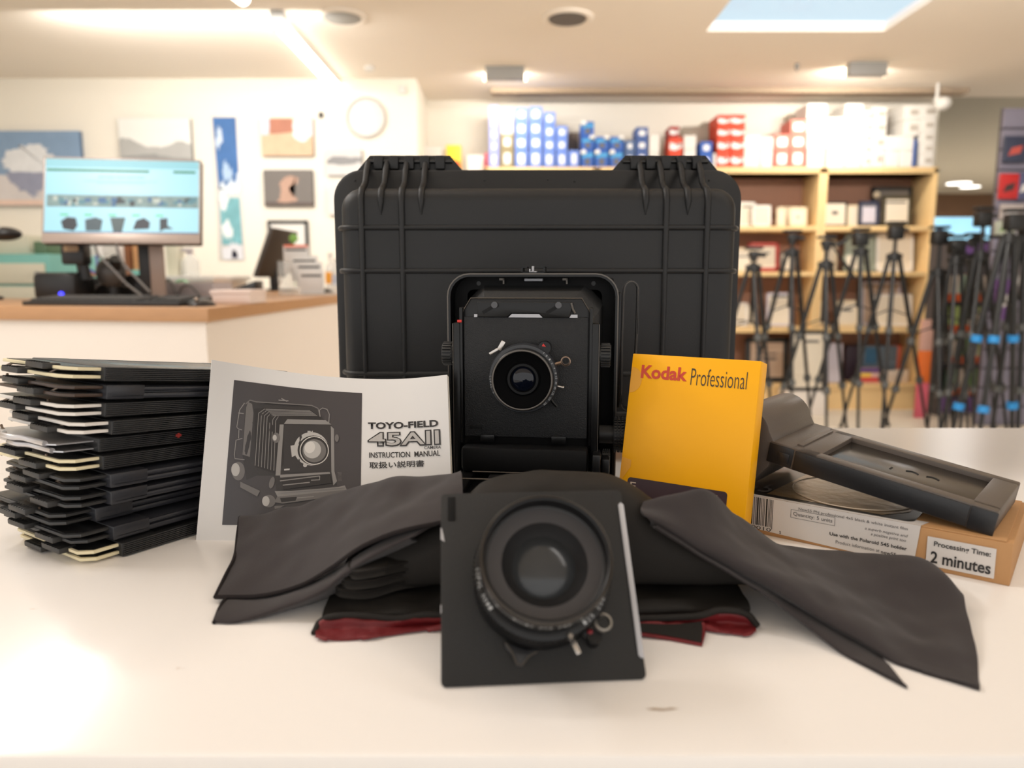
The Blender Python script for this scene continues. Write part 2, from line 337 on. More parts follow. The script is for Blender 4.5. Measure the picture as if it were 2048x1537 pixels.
#        tabs    banded jitter(x px -> m) overhang label
HOLD = [('cream', 0, 0.0110, 'cream slide tabs, lowest of the stack, on the table'),
        ('black', 1, 0.0055, 'thin black tabs, second up from the table'),
        ('black', 1, -0.0105, 'black tabs, set out of line, third from the table'),
        ('black', 1, 0.0035, 'black tabs, fourth from the table'),
        ('black', 1, 0.0050, 'black tabs, directly under large cream tabs'),
        ('cream', 0, -0.0010, 'large cream tabs, directly under the silver slides'),
        ('silver', 0, -0.0040, 'silver metal slides and small red mark'),
        ('white', 0, 0.0080, 'white tabs, directly above the silver slides'),
        ('white', 0, 0.0040, 'white tabs, third from the top of the stack'),
        ('brown', 1, 0.0055, 'brown black tabs, second from the top of the stack'),
        ('cream', 0, 0.0050, 'cream tabs, topmost of the tall stack')]
random.seed(3)
HH = 0.01368
for i, (kind, banded, jx, lab) in enumerate(HOLD):
    z0 = i * HH; off = V((jx + 0.003, 0.0, 0)) + LD * random.uniform(-0.002, 0.002)
    o = C0 + off + V((0, 0, z0))
    rz = A_ + random.uniform(-0.018, 0.018)
    h = thing('film_holder', 'black sheet film holder with ' + lab, 'film holder', M=Matrix.Translation(o) @ RZ(rz) @ RY(0.0122 * i), group='film holders stacked on the table')
    # local: x along the long side (away from camera), y across to the left, z up
    mm = m_hold_b if banded else m_hold
    q = MB(); LN = 0.168; WD = 0.120; t0, t1 = 0.0004, HH - 0.0022
    q.box((0.004, 0.003, t0 + 0.0008), (LN, WD - 0.003, t1 - 0.0012), 0.0006)
    q.box((0.0, 0.0012 if not banded else 0.0, t0), (0.030, WD - 0.0012, t1), 0.0012)     # thicker light-trap end
    q.box((LN - 0.012, 0.0, t0), (LN, WD, t1), 0.0012)
    for yy in (0.0, WD - 0.006):
        if banded:
            q.box((0.002, yy, t0 + 0.0004), (LN, yy + 0.006, (t0 + t1) / 2 - 0.0005), 0.0018); q.box((0.002, yy, (t0 + t1) / 2 + 0.0005), (LN, yy + 0.006, t1 - 0.0014), 0.0018)
        else:
            for k in range(7): q.box((0.0012, yy, t0 + 0.0008 + k * 0.0015), (LN, yy + 0.0055, t0 + 0.0008 + k * 0.0015 + 0.0011), 0.0003, seg=1)
    obj('body', q, mm, h)
    mt = m_tabs[kind]
    dep = 0.026 if kind != 'silver' else 0.030
    for j, zt in enumerate((0.0022, 0.0080)):
        ov = dep + random.uniform(-0.003, 0.003); th = 0.0024
        if kind == 'silver':
            q = MB(); pts = []
            for k in range(9): pts.append(V((-ov + 0.0001, 0, 0)))
            q.prism([(0.001, 0.008), (-ov + 0.006, 0.008), (-ov, 0.016), (-ov, 0.050), (-ov - 0.005, 0.058), (-ov - 0.005, 0.074), (-ov, 0.082), (-ov, 0.104), (-ov + 0.006, 0.112), (0.001, 0.112)], zt, zt + 0.001)
            q.tube([(-ov + 0.001, 0.014, zt + 0.0012), (-ov + 0.001, 0.050, zt + 0.0012), (-ov - 0.004, 0.058, zt + 0.0012), (-ov - 0.004, 0.074, zt + 0.0012), (-ov + 0.001, 0.082, zt + 0.0012), (-ov + 0.001, 0.104, zt + 0.0012)], 0.0021, 8)
            sl = obj('dark_slide', q, mt, h)
        else:
            q = MB(); e = 0.006
            q.prism([(0.001, 0.0055), (-ov + e + 0.002, 0.0055), (-ov, 0.014), (-ov, WD - 0.010), (-ov + e, WD - 0.005), (0.001, WD - 0.005)], zt, zt + th, None, 0.0003)
            sl = obj('dark_slide', q, mt, h)
            q = MB(); q.prism([(0.0005, 0.0075), (-ov + e + 0.003, 0.0075), (-ov + 0.002, 0.016), (-ov + 0.002, WD - 0.012), (0.0005, WD - 0.007)], zt + th, zt + th + 0.0004)
            obj('slide_face', q, m_slide_top, sl)
        # ribbed finger pull, set off centre on each slide
        yp = 0.044 + 0.030 * j + random.uniform(-0.006, 0.006) if i % 2 else 0.072 - 0.026 * j + random.uniform(-0.006, 0.006)
        if kind != 'silver':
            q = MB(); px_ = -ov - 0.007
            q.box((px_, yp - 0.014, zt - 0.0006), (-ov + 0.006, yp + 0.014, zt + th + 0.0016), 0.0010)
            for k in range(7): q.box((px_ - 0.0002, yp - 0.0125 + k * 0.0040, zt + th + 0.0014), (px_ + 0.006, yp - 0.0125 + k * 0.0040, zt + th + 0.0021))
            obj('finger_pull', q, m_pull, sl)
    for yh, up_ in ((0.030, 1), (0.103, 0)):
        zz = 0.0068
        q = MB(); s1 = 1 if (i + up_) % 3 else -1
        q.tube([(0.002, yh, zz), (-0.012, yh, zz), (-0.020, yh + 0.001, zz + 0.0005 * s1), (-0.0235, yh + 0.004, zz - 0.0025 * s1), (-0.0235, yh + 0.006, zz - 0.0050 * s1)], 0.0011, 7)
        obj('hook', q, m_hook, h)
    if kind == 'silver':
        q = MB().box((0.062, -0.0002, 0.0065), (0.067, 0.0004, 0.0085)); q.box((0.0635, -0.0003, 0.0055), (0.0655, 0.0004, 0.0095)); obj('red_mark', q, m_redmark, h)
    if i == len(HOLD) - 1:      # open recess and slide on the very top face
        q = MB().box((0.030, 0.006, t1 - 0.0012), (LN - 0.004, WD - 0.006, t1 - 0.0004), 0.0003); obj('slide_panel', q, m_slide_top, h)

# ------------------------------------------------------------------ instruction manual, propped up and slightly bowed
m_paper = mat('manual_white_paper', (218, 215, 212), 0.45, var=(5, 0.03))
m_pages = mat('manual_page_block', (214, 208, 196), 0.7, bump=(1500, 0.2), stretch=(1, 1, 30))
def ondist(u, v, B, Lh):
    d = ray(u, v).normalized(); w_ = EYE - B; b = d.dot(w_); D = b * b - (w_.dot(w_) - Lh * Lh)
    return EYE + d * (-b + math.sqrt(max(0, D)))
MT = [(424, 720), (507, 734), (607, 749), (680, 756), (771, 760), (819, 758), (861, 754), (894, 750)]
MBL, MBR = Pz(392, 1081, T), Pz(907, 1087, T)
ms = [(u - 424) / 470 for u, v in MT]
mtop = [ondist(u, v, MBL.lerp(MBR, s_), 0.1485 * (1 - 0.05 * s_ * s_)) for (u, v), s_ in zip(MT, ms)]
def interp(xs, ys, x):
    if x <= xs[0]: return ys[0] + (ys[1] - ys[0]) * ((x - xs[0]) / (xs[1] - xs[0]))
    for a, b, ya, yb in zip(xs, xs[1:], ys, ys[1:]):
        if x <= b: 
            return ya + (yb - ya) * ((x - a) / (b - a))
    return ys[-1] + (ys[-1] - ys[-2]) * ((x - xs[-1]) / (xs[-1] - xs[-2]))
def mtop_s(s_):   # smoothed top edge
    k = [-0.09, -0.045, 0, 0.045, 0.09]; r = V((0, 0, 0))
    for d in k: r += interp(ms, mtop, min(1, max(0, s_ + d)) if abs(d) < 1e-6 else s_ + d)
    return r / len(k)
def msurf(s_, t_, off=0.0):
    b = MBL.lerp(MBR, s_); p = b.lerp(mtop_s(s_), t_)
    return p + V((-0.15, -0.86, 0.5)).normalized() * (off)
def m_inv(u, v):      # page coordinates of a spot seen at (u, v)
    s_, t_ = (u - 392) / 510, (1081 - v) / 340
    for _ in range(12):
        p0 = proj(msurf(s_, t_)); pa = proj(msurf(s_ + 1e-3, t_)); pb = proj(msurf(s_, t_ + 1e-3))
        a, b, c, d = (pa[0] - p0[0]) / 1e-3, (pb[0] - p0[0]) / 1e-3, (pa[1] - p0[1]) / 1e-3, (pb[1] - p0[1]) / 1e-3
        D = a * d - b * c; ex, ey = u - p0[0], v - p0[1]
        s_ += (ex * d - ey * b) / D; t_ += (ey * a - ex * c) / D
    return s_, t_
manual = thing('instruction_manual', 'white instruction manual with a camera pictured on its cover, leaning upright', 'manual', TZ(*(MBL.lerp(MBR, .5) - V((0, 0, T)))))
manM = Matrix.Translation(-manual.location)
def mobj(name, mb, m, parent=manual, smooth=60, label=None):
    bmesh.ops.transform(mb.bm, matrix=manM, verts=mb.bm.verts); return obj(name, mb, m, parent, smooth, label=label)
cover = mobj('cover', MB().sheet(lambda a, b: msurf(a, b), 40, 16, 0.0006), m_paper)
def pfn(k): return lambda a, b: msurf(0.004 + a * 0.998, b * 0.994 + 0.003, -0.0010 - 0.0007 * k - 0.0016 * max(0, a - 0.6) ** 2 * k)
q = MB()
for k in range(4): q.sheet(pfn(k), 30, 10, 0.0005)
mobj('pages', q, m_pages)
mobj('back_cover', MB().sheet(lambda a, b: msurf(a, b, -0.0042 - 0.002 * max(0, a - .6)), 30, 8, 0.0006), m_paper)
# the printed cover, drawn in page coordinates read off the photograph's enlargement
m_ink = {k: mat('print_' + k, c_, 0.4) for k, c_ in dict(panel=(62, 58, 60), black=(34, 31, 32), dark=(46, 43, 44), mid=(104, 100, 98), grey=(132, 128, 125), light=(176, 172, 168), pale=(205, 200, 194)).items()}
def zpx(x, y): return 380 + x * 580 / 2048, 680 + y * 430 / 1518
def mw(x, y, off=0.0004):
    s_, t_ = m_inv(*zpx(x, y)); return msurf(s_, t_, off)
c00, c10, c01, c11 = (m_inv(*zpx(*p)) for p in ((168, 1265), (1230, 1265), (248, 268), (1213, 376)))
PS0, PS1, PT0, PT1 = 0.098, 0.640, 0.085, 0.905
def prect(a, b, off=0.0003):      # the photo panel keeps constant page margins
    return msurf(PS0 + (PS1 - PS0) * a, PT0 + (PT1 - PT0) * b, off)
pan = mobj('cover_photo', MB().grid(lambda a, b: prect(a, b), 24, 12), m_ink['panel'], cover)
LAY = [0.0004]
def ink(name, shade, polys=(), lines=(), wd=5):
    LAY[0] += 0.00004; of = LAY[0]; q = MB()
    for p in polys: q.flat(p, warp=lambda x, y: mw(x, y, of))
    for p in lines:
        p = [V((a, b, 0)) for a, b in p]; b = bmesh.new(); vs = []
        for i, c in enumerate(p):
            d = (p[min(i + 1, len(p) - 1)] - p[max(i - 1, 0)]); d.normalize() if d.length else None
            n_ = V((-d.y, d.x, 0)) * wd / 2; vs.append((b.verts.new(mw(*(c + n_).xy, of)), b.verts.new(mw(*(c - n_).xy, of))))
        for A, B in zip(vs, vs[1:]): b.faces.new((A[0], B[0], B[1], A[1]))
        q._add(b)
    return mobj(name, q, m_ink[shade], pan, smooth=0)
def ell(cx, cy, rx, ry, n=28, a0=0, a1=360, rot=0):
    out = []
    for k in range(n if a1 - a0 >= 360 else n + 1):
        a = math.radians(a0 + (a1 - a0) * k / n); x, y = rx * math.cos(a), ry * math.sin(a); r = math.radians(rot)
        out.append((cx + x * math.cos(r) - y * math.sin(r), cy + x * math.sin(r) + y * math.cos(r)))
    return out
def ring(cx, cy, rx, ry, n=32, rot=0): e = ell(cx, cy, rx, ry, n, rot=rot); return e + [e[0]]
ink('printed_body', 'dark', [[(395, 470), (420, 425), (470, 440), (860, 465), (915, 500), (940, 560), (1000, 600), (1020, 940), (1040, 1030), (620, 1100), (590, 960), (470, 960), (400, 990), (370, 800)]])
ink('printed_panel', 'mid', [[(398, 480), (412, 440), (440, 455), (450, 520), (424, 828), (372, 812)]], [[(395, 455), (425, 428), (470, 440), (860, 465), (905, 485), (922, 545)]], 8)
ink('printed_bellows', 'black', [[(455, 490), (520, 480), (860, 500), (930, 555), (700, 560), (650, 600), (610, 950), (465, 900)]])
ink('printed_bellows_folds', 'grey', [], [[(487 + 20 * k, 520 + 9 * k), (462 + 22 * k, 890 + 6 * k)] for k in range(7)] + [[(487 + 20 * k, 520 + 9 * k), (530 + 16 * k, 490 + 9 * k)] for k in range(7)] + [[(535 + 10 * k, 492 + 9 * k), (850 + 10 * k, 502 + 7 * k)] for k in range(6)], 4)
ink('printed_standard', 'grey', [[(690, 562), (960, 570), (1000, 600), (665, 596)], [(636, 600), (664, 600), (640, 960), (606, 960)], [(996, 610), (1018, 630), (1022, 930), (1040, 1000), (1015, 1030), (1000, 930)], [(636, 955), (988, 935), (992, 948), (640, 975)], [(600, 1070), (790, 1068), (880, 1058), (1050, 1040), (1095, 1030), (1110, 1062), (620, 1110)]])
ink('printed_lens_board', 'dark', [[(666, 602), (994, 606), (990, 915), (930, 935), (664, 938)]])
ink('printed_shutter', 'light', [ell(858, 772, 122, 118), [(832, 645), (870, 645), (866, 670), (834, 668)], [(712, 750), (745, 745), (745, 820), (722, 830)], ell(815, 888, 14, 14)])
ink('printed_lens_barrel', 'black', [ell(874, 782, 112, 104)])
ink('printed_lens_rim', 'pale', [], [ring(880, 784, 100, 98)], 6)
ink('printed_lens_glass', 'mid', [ell(880, 786, 84, 82)])
ink('printed_lens_glow', 'light', [ell(866, 778, 62, 62), [(690, 912), (708, 912), (706, 922), (668, 926), (668, 915)]])
ink('printed_lens_core', 'pale', [ell(850, 762, 36, 42, rot=20)])
for k_ in (ell(345, 930, 46, 66), ell(562, 1142, 46, 44), ell(612, 695, 26, 36), ell(1040, 697, 14, 26), ell(582, 1012, 18, 42, rot=15)): ink('printed_knob', 'mid', [k_])
for k_ in (ell(326, 920, 30, 46), ell(540, 1142, 26, 36), ell(603, 695, 14, 20)): ink('printed_knob_face', 'light', [k_])
ink('printed_strap', 'grey', [], [[(390, 450), (355, 500), (335, 620), (345, 632), (372, 640)], [(375, 700), (330, 712), (318, 815), (322, 842), (390, 850)], [(345, 520), (385, 525)], [(350, 640), (348, 700)], [(922, 545), (918, 500), (940, 485), (972, 495), (988, 530), (984, 590)]], 6)
ink('printed_bed', 'mid', [[(360, 1005), (500, 1070), (480, 1110), (360, 1045)], [(620, 1112), (1000, 1098), (1110, 1062), (1095, 1085), (880, 1130), (660, 1160), (600, 1150)], [(600, 1178), (670, 1172), (640, 1192), (604, 1198)]])
ink('printed_bed_shadow', 'black', [[(650, 985), (990, 950), (1005, 1015), (660, 1062)], [(640, 1120), (760, 1112), (750, 1140), (650, 1150)]])
ink('printed_bed_lines', 'grey', [], [[(640, 1000), (920, 965)], [(660, 1030), (850, 1010)], [(860, 995), (920, 992), (920, 965)], [(640, 1080), (1090, 1045)], [(760, 1120), (880, 1110)], [(630, 430), (700, 436)], [(650, 418), (690, 440)]], 7)
LAY[0] = 0.0008
def mtext(name, txt, x0, y0, x1, y1, shade, bold=0.0, slope=0.0, parent=cover, **k):
    # the writing lies in page coordinates between the two corners
    a = m_inv(*zpx(x0, y1)); b_2 = m_inv(*zpx(x1, y1 + slope)); c = m_inv(*zpx(x0, y0))
    def wf(X, Y): return msurf(a[0] + (b_2[0] - a[0]) * X + (c[0] - a[0]) * Y, a[1] + (b_2[1] - a[1]) * X + (c[1] - a[1]) * Y, k.get('off', 0.0006))
    q = MB().text(txt, 0, 0, 1, 1, warp=wf, bold=bold); return mobj(name, q, m_ink[shade], parent, smooth=0)
mtext('maker_lettering', 'TOYO-FIELD', 1258, 585, 1755, 632, 'black', 0.035, -18)
mtext('model_lettering_outline', '45AⅡ', 1255, 648, 1772, 757, 'black', 0.055, -12)
mtext('model_lettering', '45AⅡ', 1266, 656, 1761, 748, 'light', 0.012, -12, off=0.0008)
mtext('camera_lettering', 'CAMERA', 1655, 753, 1773, 774, 'black', 0.004, -4)
mtext('title_lettering', 'INSTRUCTION  MANUAL', 1266, 797, 1768, 836, 'black', 0.012, -15)
mtext('japanese_lettering', '取扱い説明書', 1268, 864, 1655, 912, 'black', 0.014, -14)
q = MB()
mtext('photo_lettering', 'TOYO', 1045, 935, 1072, 1000, 'mid', 0.0, 0)

# ------------------------------------------------------------------ yellow film box
m_yel = mat('film_box_yellow', (255, 180, 6), 0.42, var=(4, 0.02), spec=0.35)
m_red = mat('print_red', (206, 62, 34), 0.45); m_brn = mat('print_brown_black', (62, 48, 30), 0.45); m_plum = mat('print_plum', (58, 38, 44), 0.4, var=(3, 0.3)); m_cream = mat('print_cream', (206, 190, 170), 0.5)
kw, kh, kt = 0.1159, 0.1469, 0.0209
kyaw, ktilt = -0.5768, 0.2119
r_ = V((math.cos(kyaw), math.sin(kyaw), 0)); n_ = V((-math.sin(kyaw), math.cos(kyaw), 0)); u_ = V((0, 0, math.cos(ktilt))) + n_ * math.sin(ktilt)
ksc = 0.972
kbr = EYE + (TZ(0.1914, 0.5969, 0.0015) - EYE) * ksc
KM = frame(kbr - r_ * kw * ksc / 2, r_, u_) @ Matrix.Scale(ksc, 4)       # x right, y up the face, z towards the camera
kod = thing('film_box', 'yellow sheet film box standing tilted back beside the view camera', 'film box', M=KM)
k_b = obj('box_body', MB().box((-kw / 2, 0, -kt), (kw / 2, kh, 0), 0.0008), m_yel, kod)
# the slip lid wraps three sides; half-round thumb cuts at its left edge and seams
m_yel2 = mat('film_box_yellow_inner', (228, 158, 26), 0.4)
q = MB().flat([(-kw / 2 + 0.0006, kh - 0.036)] + [(-kw / 2 + 0.0006 + 0.011 * math.sin(a), kh - 0.024 - 0.012 * math.cos(a)) for a in [PI * k / 12 for k in range(13)]] + [(-kw / 2 + 0.0006, kh - 0.012)], z=0.0002); obj('thumb_cut', q, m_yel2, kod)
q = MB().flat([(-kw / 2 + 0.0006, 0.028), (-kw / 2 + 0.010, 0.044), (-kw / 2 + 0.010, 0.050), (-kw / 2 + 0.0006, 0.052)], z=0.0002); obj('thumb_cut', q, m_yel2, kod)
obj('maker_lettering', MB().text('Kodak', -0.0478, kh - 0.0220, -0.0042, kh - 0.0098, bold=0.032), m_red, kod, 0)
obj('range_lettering', MB().text('Professional', -0.0008, kh - 0.0248, 0.0480, kh - 0.0098, bold=-0.008), m_brn, kod, 0)
q = MB().flat(rrect(-kw / 2 + 0.0085, 0.006, kw / 2 - 0.0165, 0.0345, 0.003), z=0.0003); lp = obj('label_panel', q, m_plum, kod)
q = MB().text("E", -kw / 2 + 0.0115, 0.024, -kw / 2 + 0.017, 0.0305, z=0.0005).text("O'S", kw / 2 - 0.030, 0.0285, kw / 2 - 0.0245, 0.0305, z=0.0005).text("T", kw / 2 - 0.027, 0.020, kw / 2 - 0.0228, 0.0255, z=0.0005)
obj('label_lettering', q, m_cream, lp, 0)

# ------------------------------------------------------------------ brown instant film carton
m_kraft = mat('carton_kraft', (186, 140, 92), 0.7, var=(40, 0.06), bump=(300, 0.15), stretch=(1, 6, 1)); m_lab = mat('carton_label_white', (214, 208, 203), 0.4); m_black = mat('carton_label_black', (20, 18, 17), 0.3)
m_gold = mat('carton_label_gold', (130, 108, 74), 0.3, 0.55, bump=(120, 0.4), var=(18, 0.2)); m_txt = mat('print_black', (38, 36, 36), 0.5); m_txtg = mat('print_grey', (84, 82, 82), 0.5)
B0, B1 = Pz(1490, 1062, T), Pz(2019, 1174, T)
bx_ = (B1 - B0).normalized(); by_ = V((-bx_.y, bx_.x, 0)); BL_ = (B1 - B0).length
bh = 0.031
NM = frame(B1, bx_, by_)    # origin front right bottom, x along the front to the right, y back
car = thing('film_carton', 'brown card instant film carton with white labels under the tilted grey film holder', 'carton', M=NM)
XL = -0.232; DP = 0.122
cb = obj('carton_body', MB().box((XL, 0, 0), (0, DP, bh), 0.0008), m_kraft, car)
obj('lid_flap', MB().box((XL, 0.0006, bh), (-0.004, DP - 0.001, bh + 0.0012), 0.0004), m_kraft, car)
# wrap label: white on the front, black and gold on the top
fM = Matrix(((1, 0, 0, 0), (0, 0, -1, -0.0004), (0, 1, 0, 0), (0, 0, 0, 1)))    # draw x-z on the front face
tM = TR(0, 0, bh + 0.0014)
wl = obj('wrap_label', MB().flat([(XL + 0.002, 0.0055), (-0.0605, 0.0), (-0.0575, bh + 0.0012), (XL + 0.002, bh + 0.0012)], fM).flat([(XL + 0.002, -0.0004), (-0.0575, -0.0004), (-0.054, 0.012), (XL + 0.002, 0.012)], tM), m_lab, car)
obj('label_top_black', MB().flat([(XL + 0.002, 0.0035)] + [(-0.069 + 0.006 * math.cos(a), 0.0095 + 0.006 * math.sin(a)) for a in (-1.5, -1.0, -0.5, 0)] + [(-0.060, 0.112), (XL + 0.002, 0.112)], TR(0, 0, bh + 0.0016)), m_black, wl)
obj('label_gold', MB().flat([(-0.176, 0.010), (-0.086, 0.008), (-0.070, 0.030), (-0.068, 0.108), (-0.168, 0.108)], TR(0, 0, bh + 0.0018)), m_gold, wl)
q = MB().tube([(-0.118 + 0.050 * math.cos(a), 0.060 + 0.050 * math.sin(a), 0) for a in [2 * PI * k / 48 for k in range(48)]], 0.0005, 4, True, M=TR(0, 0, bh + 0.0019)); obj('label_circle', q, m_cream, wl)
obj('number_lettering', MB().text('55', -0.198, 0.0, -0.176, 0.026, TR(0, 0.012, bh + 0.0019), bold=0.0), m_txtg, wl, 0)
q = MB(); random.seed(5); x = -0.200
for k in range(22):
    ww = random.choice((0.0005, 0.0009, 0.0013)); q.flat([(x, 0.0075 if k % 21 else 0.006), (x + ww, 0.0075 if k % 21 else 0.006), (x + ww, bh + 0.0004), (x, bh + 0.0004)], fM, z=0.0002); x += ww + random.choice((0.0006, 0.0008, 0.001))
q.text('59 00010', -0.199, 0.0038, -0.1675, 0.0068, fM).text('5', -0.1605, 0.0040, -0.159, 0.0062, fM); obj('barcode', q, m_txt, wl, 0)
q = MB().text('New55 PN professional 4x5 black & white instant film', -0.146, 0.0262, -0.066, 0.0292, fM); obj('product_lettering', q, m_txtg, wl, 0)
q = MB()
for a in ((-0.152, 0.0195, -0.1175, 0.0198), (-0.152, 0.0262, -0.1175, 0.0265), (-0.152, 0.0195, -0.1517, 0.0265), (-0.1178, 0.0195, -0.1175, 0.0265)): q.flat([(a[0], a[1]), (a[2], a[1]), (a[2], a[3]), (a[0], a[3])], fM, z=0.0003)
q.text('Quantity: 5 units', -0.150, 0.0208, -0.1195, 0.0248, fM); obj('quantity_lettering', q, m_txtg, wl, 0)
q = MB().text('a superb negative and', -0.0955, 0.0208, -0.0655, 0.0236, fM, shear=0.2).text('a positive print too', -0.091, 0.0170, -0.0665, 0.0198, fM, shear=0.2).text('Product information at', -0.116, 0.0055, -0.084, 0.0082, fM); obj('slogan_lettering', q, m_txtg, wl, 0)
q = MB().text('Use with the Polaroid 545 holder', -0.121, 0.0112, -0.0655, 0.0140, fM, bold=0.02).text('new55.net', -0.083, 0.0050, -0.0660, 0.0076, fM, bold=0.012); obj('holder_lettering', q, m_txt, wl, 0)
tl = obj('time_label', MB().flat([(-0.0525, 0.0035), (-0.0095, 0.0035), (-0.0095, 0.0255), (-0.0525, 0.0255)], fM, z=0.0004), m_lab, car)
q = MB().text('Processing Time:', -0.048, 0.0178, -0.0125, 0.0228, fM, z=0.0008, bold=0.018).text('2 minutes', -0.0495, 0.0060, -0.0118, 0.0150, fM, z=0.0008, bold=0.02); obj('time_lettering', q, m_txt, tl, 0)

# ------------------------------------------------------------------ instant film back resting on the carton
m_back = mat('film_back_grey', (86, 77, 70), 0.42, bump=(600, 0.15), var=(10, 0.08)); m_back2 = mat('film_back_black', (30, 30, 32), 0.38, bump=(500, 0.1)); m_inset = mat('film_back_inset', (52, 46, 40), 0.22, 0.2, var=(9, 0.25), bump=(60, 0.1)); m_slot = mat('slot_black', (8, 8, 8), 0.6)
S0, S1, S2, S3 = V((0.2154, 0.6231, 0.0779 + T)), V((0.3430, 0.5105, 0.0505 + T)), V((0.4071, 0.5821, 0.0523 + T)), V((0.2796, 0.6947, 0.0820 + T))
SM = frame(S1, S1 - S0, S2 - S1)      # origin near corner of the low end; -x up the slab; +y back; z out of the face
SL, SW, ST = (S1 - S0).length, (S2 - S1).length, 0.0185
fb = thing('instant_film_holder', 'dark grey folding instant film holder lying tilted on the brown carton', 'film holder', M=SM)
q = MB()
q.box((-0.145, 0.0, -ST), (0, 0.0115, 0), 0.0012); q.box((-0.145, SW - 0.012, -ST), (0, SW, 0), 0.0012); q.box((-0.018, 0.006, -ST), (0, SW - 0.006, 0), 0.0012); q.box((-0.150, 0.0, -ST), (-0.128, SW, 0), 0.0012)
q.box((-0.14, 0.004, -ST), (-0.01, SW - 0.004, -0.0105), 0.0008)
obj('body', q, m_back, fb)
obj('pressure_plate', MB().box((-0.130, 0.0110, -0.0105), (-0.0175, SW - 0.0115, -0.0042), 0.0004), m_inset, fb)
obj('side_rail', MB().box((-0.146, -0.0012, -ST + 0.0008), (-0.017, 0.0006, -0.0014), 0.0006), m_back2, fb)
obj('end_cap', MB().box((-0.0165, -0.0010, -ST - 0.0002), (0.0006, 0.0008, -0.0010), 0.0006), m_back2, fb)
q = MB().box((-0.083, 0.038, -0.0043), (-0.0815, 0.044, -0.0039))
for a, b in ((-0.068, 0.046), (-0.053, 0.047)): q.tube([(a - 0.004, b, -0.004), (a - 0.001, b + 0.0025, -0.004), (a + 0.002, b + 0.0025, -0.004), (a + 0.005, b, -0.004)], 0.0006, 6)
obj('slot', q, m_slot, fb)
hb = obj('hinge_block', MB().box((-0.1685, 0.0005, -ST), (-0.1490, SW - 0.0005, 0.0004), 0.0010).box((-0.150, 0.012, -ST + 0.002), (-0.145, SW - 0.012, 0.0012), 0.0004), m_back, fb)
obj('hinge_latch', MB().box((-0.160, -0.0014, -0.0150), (-0.150, 0.0006, -0.0060), 0.0005).box((-0.1685, -0.0006, -0.0175), (-0.1475, 0.0006, -0.001), 0.0004), m_back2, fb)
# roller housing: rounded top, box below
prof = [(-0.166, 0.0005), (-0.170, 0.006)] + [(-0.192 + 0.022 * math.cos(a), 0.0005 + 0.022 * math.sin(a)) for a in [0.3 + (PI - 0.3) * k / 12 for k in range(13)]] + [(-0.214, -0.030), (-0.208, -0.045), (-0.180, -0.045), (-0.166, -0.022)]
hM = Matrix(((1, 0, 0, 0), (0, 0, 1, 0), (0, 1, 0, 0), (0, 0, 0, 1)))
obj('roller_housing', MB().prism(prof, 0.001, SW - 0.001, hM, 0.0012), m_back, fb, smooth=40)
# ------------------------------------------------------------------ large format field camera
m_cb = mat('camera_black_paint', (10, 10, 11), 0.34, bump=(700, 0.06), var=(20, 0.2), spec=0.35); m_cm = mat('camera_matt_black', (7, 7, 8), 0.65, bump=(500, 0.15), spec=0.25)
m_board = mat('lens_board_crackle', (24, 25, 27), 0.55, bump=(1100, 0.6), var=(300, 0.3), spec=0.4); m_bel = mat('bellows_leather', (17, 17, 17), 0.6, bump=(400, 0.3))
m_chrome = mat('chrome', (190, 184, 178), 0.25, 0.9); m_brass = mat('worn_steel', (150, 128, 112), 0.3, 0.85); m_silver = mat('silver_strip', (178, 178, 182), 0.4, 0.3)
m_rubber = mat('knob_rubber', (28, 28, 28), 0.5, bump=(300, 0.1)); m_lbar = mat('lens_barrel_black', (10, 10, 11), 0.34, spec=0.35); m_lmat = mat('lens_inner_black', (4, 4, 5), 0.5, spec=0.25)
m_edge = mat('camera_edge_wear', (96, 90, 84), 0.35, 0.6); m_white = mat('engraved_white', (205, 205, 205), 0.5); m_redp = mat('engraved_red', (214, 40, 30), 0.4)
m_gl = mat('coated_glass', (8, 12, 24), 0.05, spec=0.45); m_strap = mat('strap_leather', (32, 31, 30), 0.5, bump=(400, 0.25)); m_stitch = mat('strap_edge', (92, 88, 84), 0.6)
VM = Matrix.Translation((0.0121, 0.6618, T)) @ RZ(-0.1174)
vc = thing('view_camera', 'black large format view camera standing open before the hard case', 'camera', M=VM)
# rear body: open rounded hood, wall thickness, seen from the front
def hood(mb, x0, x1, z0, z1, r, wall, y0, y1):
    out = rrect(x0, z0, x1, z1, r, 6); inn = rrect(x0 + wall, z0 + wall, x1 - wall, z1 - wall, max(0.004, r - wall), 6); b = bmesh.new()
    A = [[b.verts.new((x, y, z)) for x, z in pl] for pl, y in ((out, y0), (out, y1), (inn, y1), (inn, y0))]
    k = len(out)
    for a, c in zip(A, A[1:] + A[:1]):
        for i in range(k): b.faces.new((a[i], a[(i + 1) % k], c[(i + 1) % k], c[i]))
    bmesh.ops.recalc_face_normals(b, faces=b.faces); return mb._add(b)
q = MB(); hood(q, -0.082, 0.082, 0.002, 0.2180, 0.022, 0.003, 0.058, 0.116)
body = obj('rear_body', q, m_cb, vc)
q = MB(); hood(q, -0.0822, 0.0822, 0.0018, 0.2183, 0.022, 0.0012, 0.0575, 0.0588); obj('rim_edge', q, m_edge, body)
q = MB(); hood(q, -0.079, 0.079, 0.005, 0.215, 0.019, 0.0125, 0.082, 0.090); q.box((-0.078, 0.112, 0.004), (0.078, 0.118, 0.214), 0.002); obj('inner_frame', q, m_cm, body)
for x in (-0.055, 0.058): obj('screw', MB().cyl((x, 0.0815, 0.2085), (x, 0.0835, 0.2085), 0.0022, seg=12), m_cb, body)
obj('catch', MB().box((-0.009, 0.0745, 0.2105), (0.009, 0.080, 0.2135), 0.0008), m_silver, body)
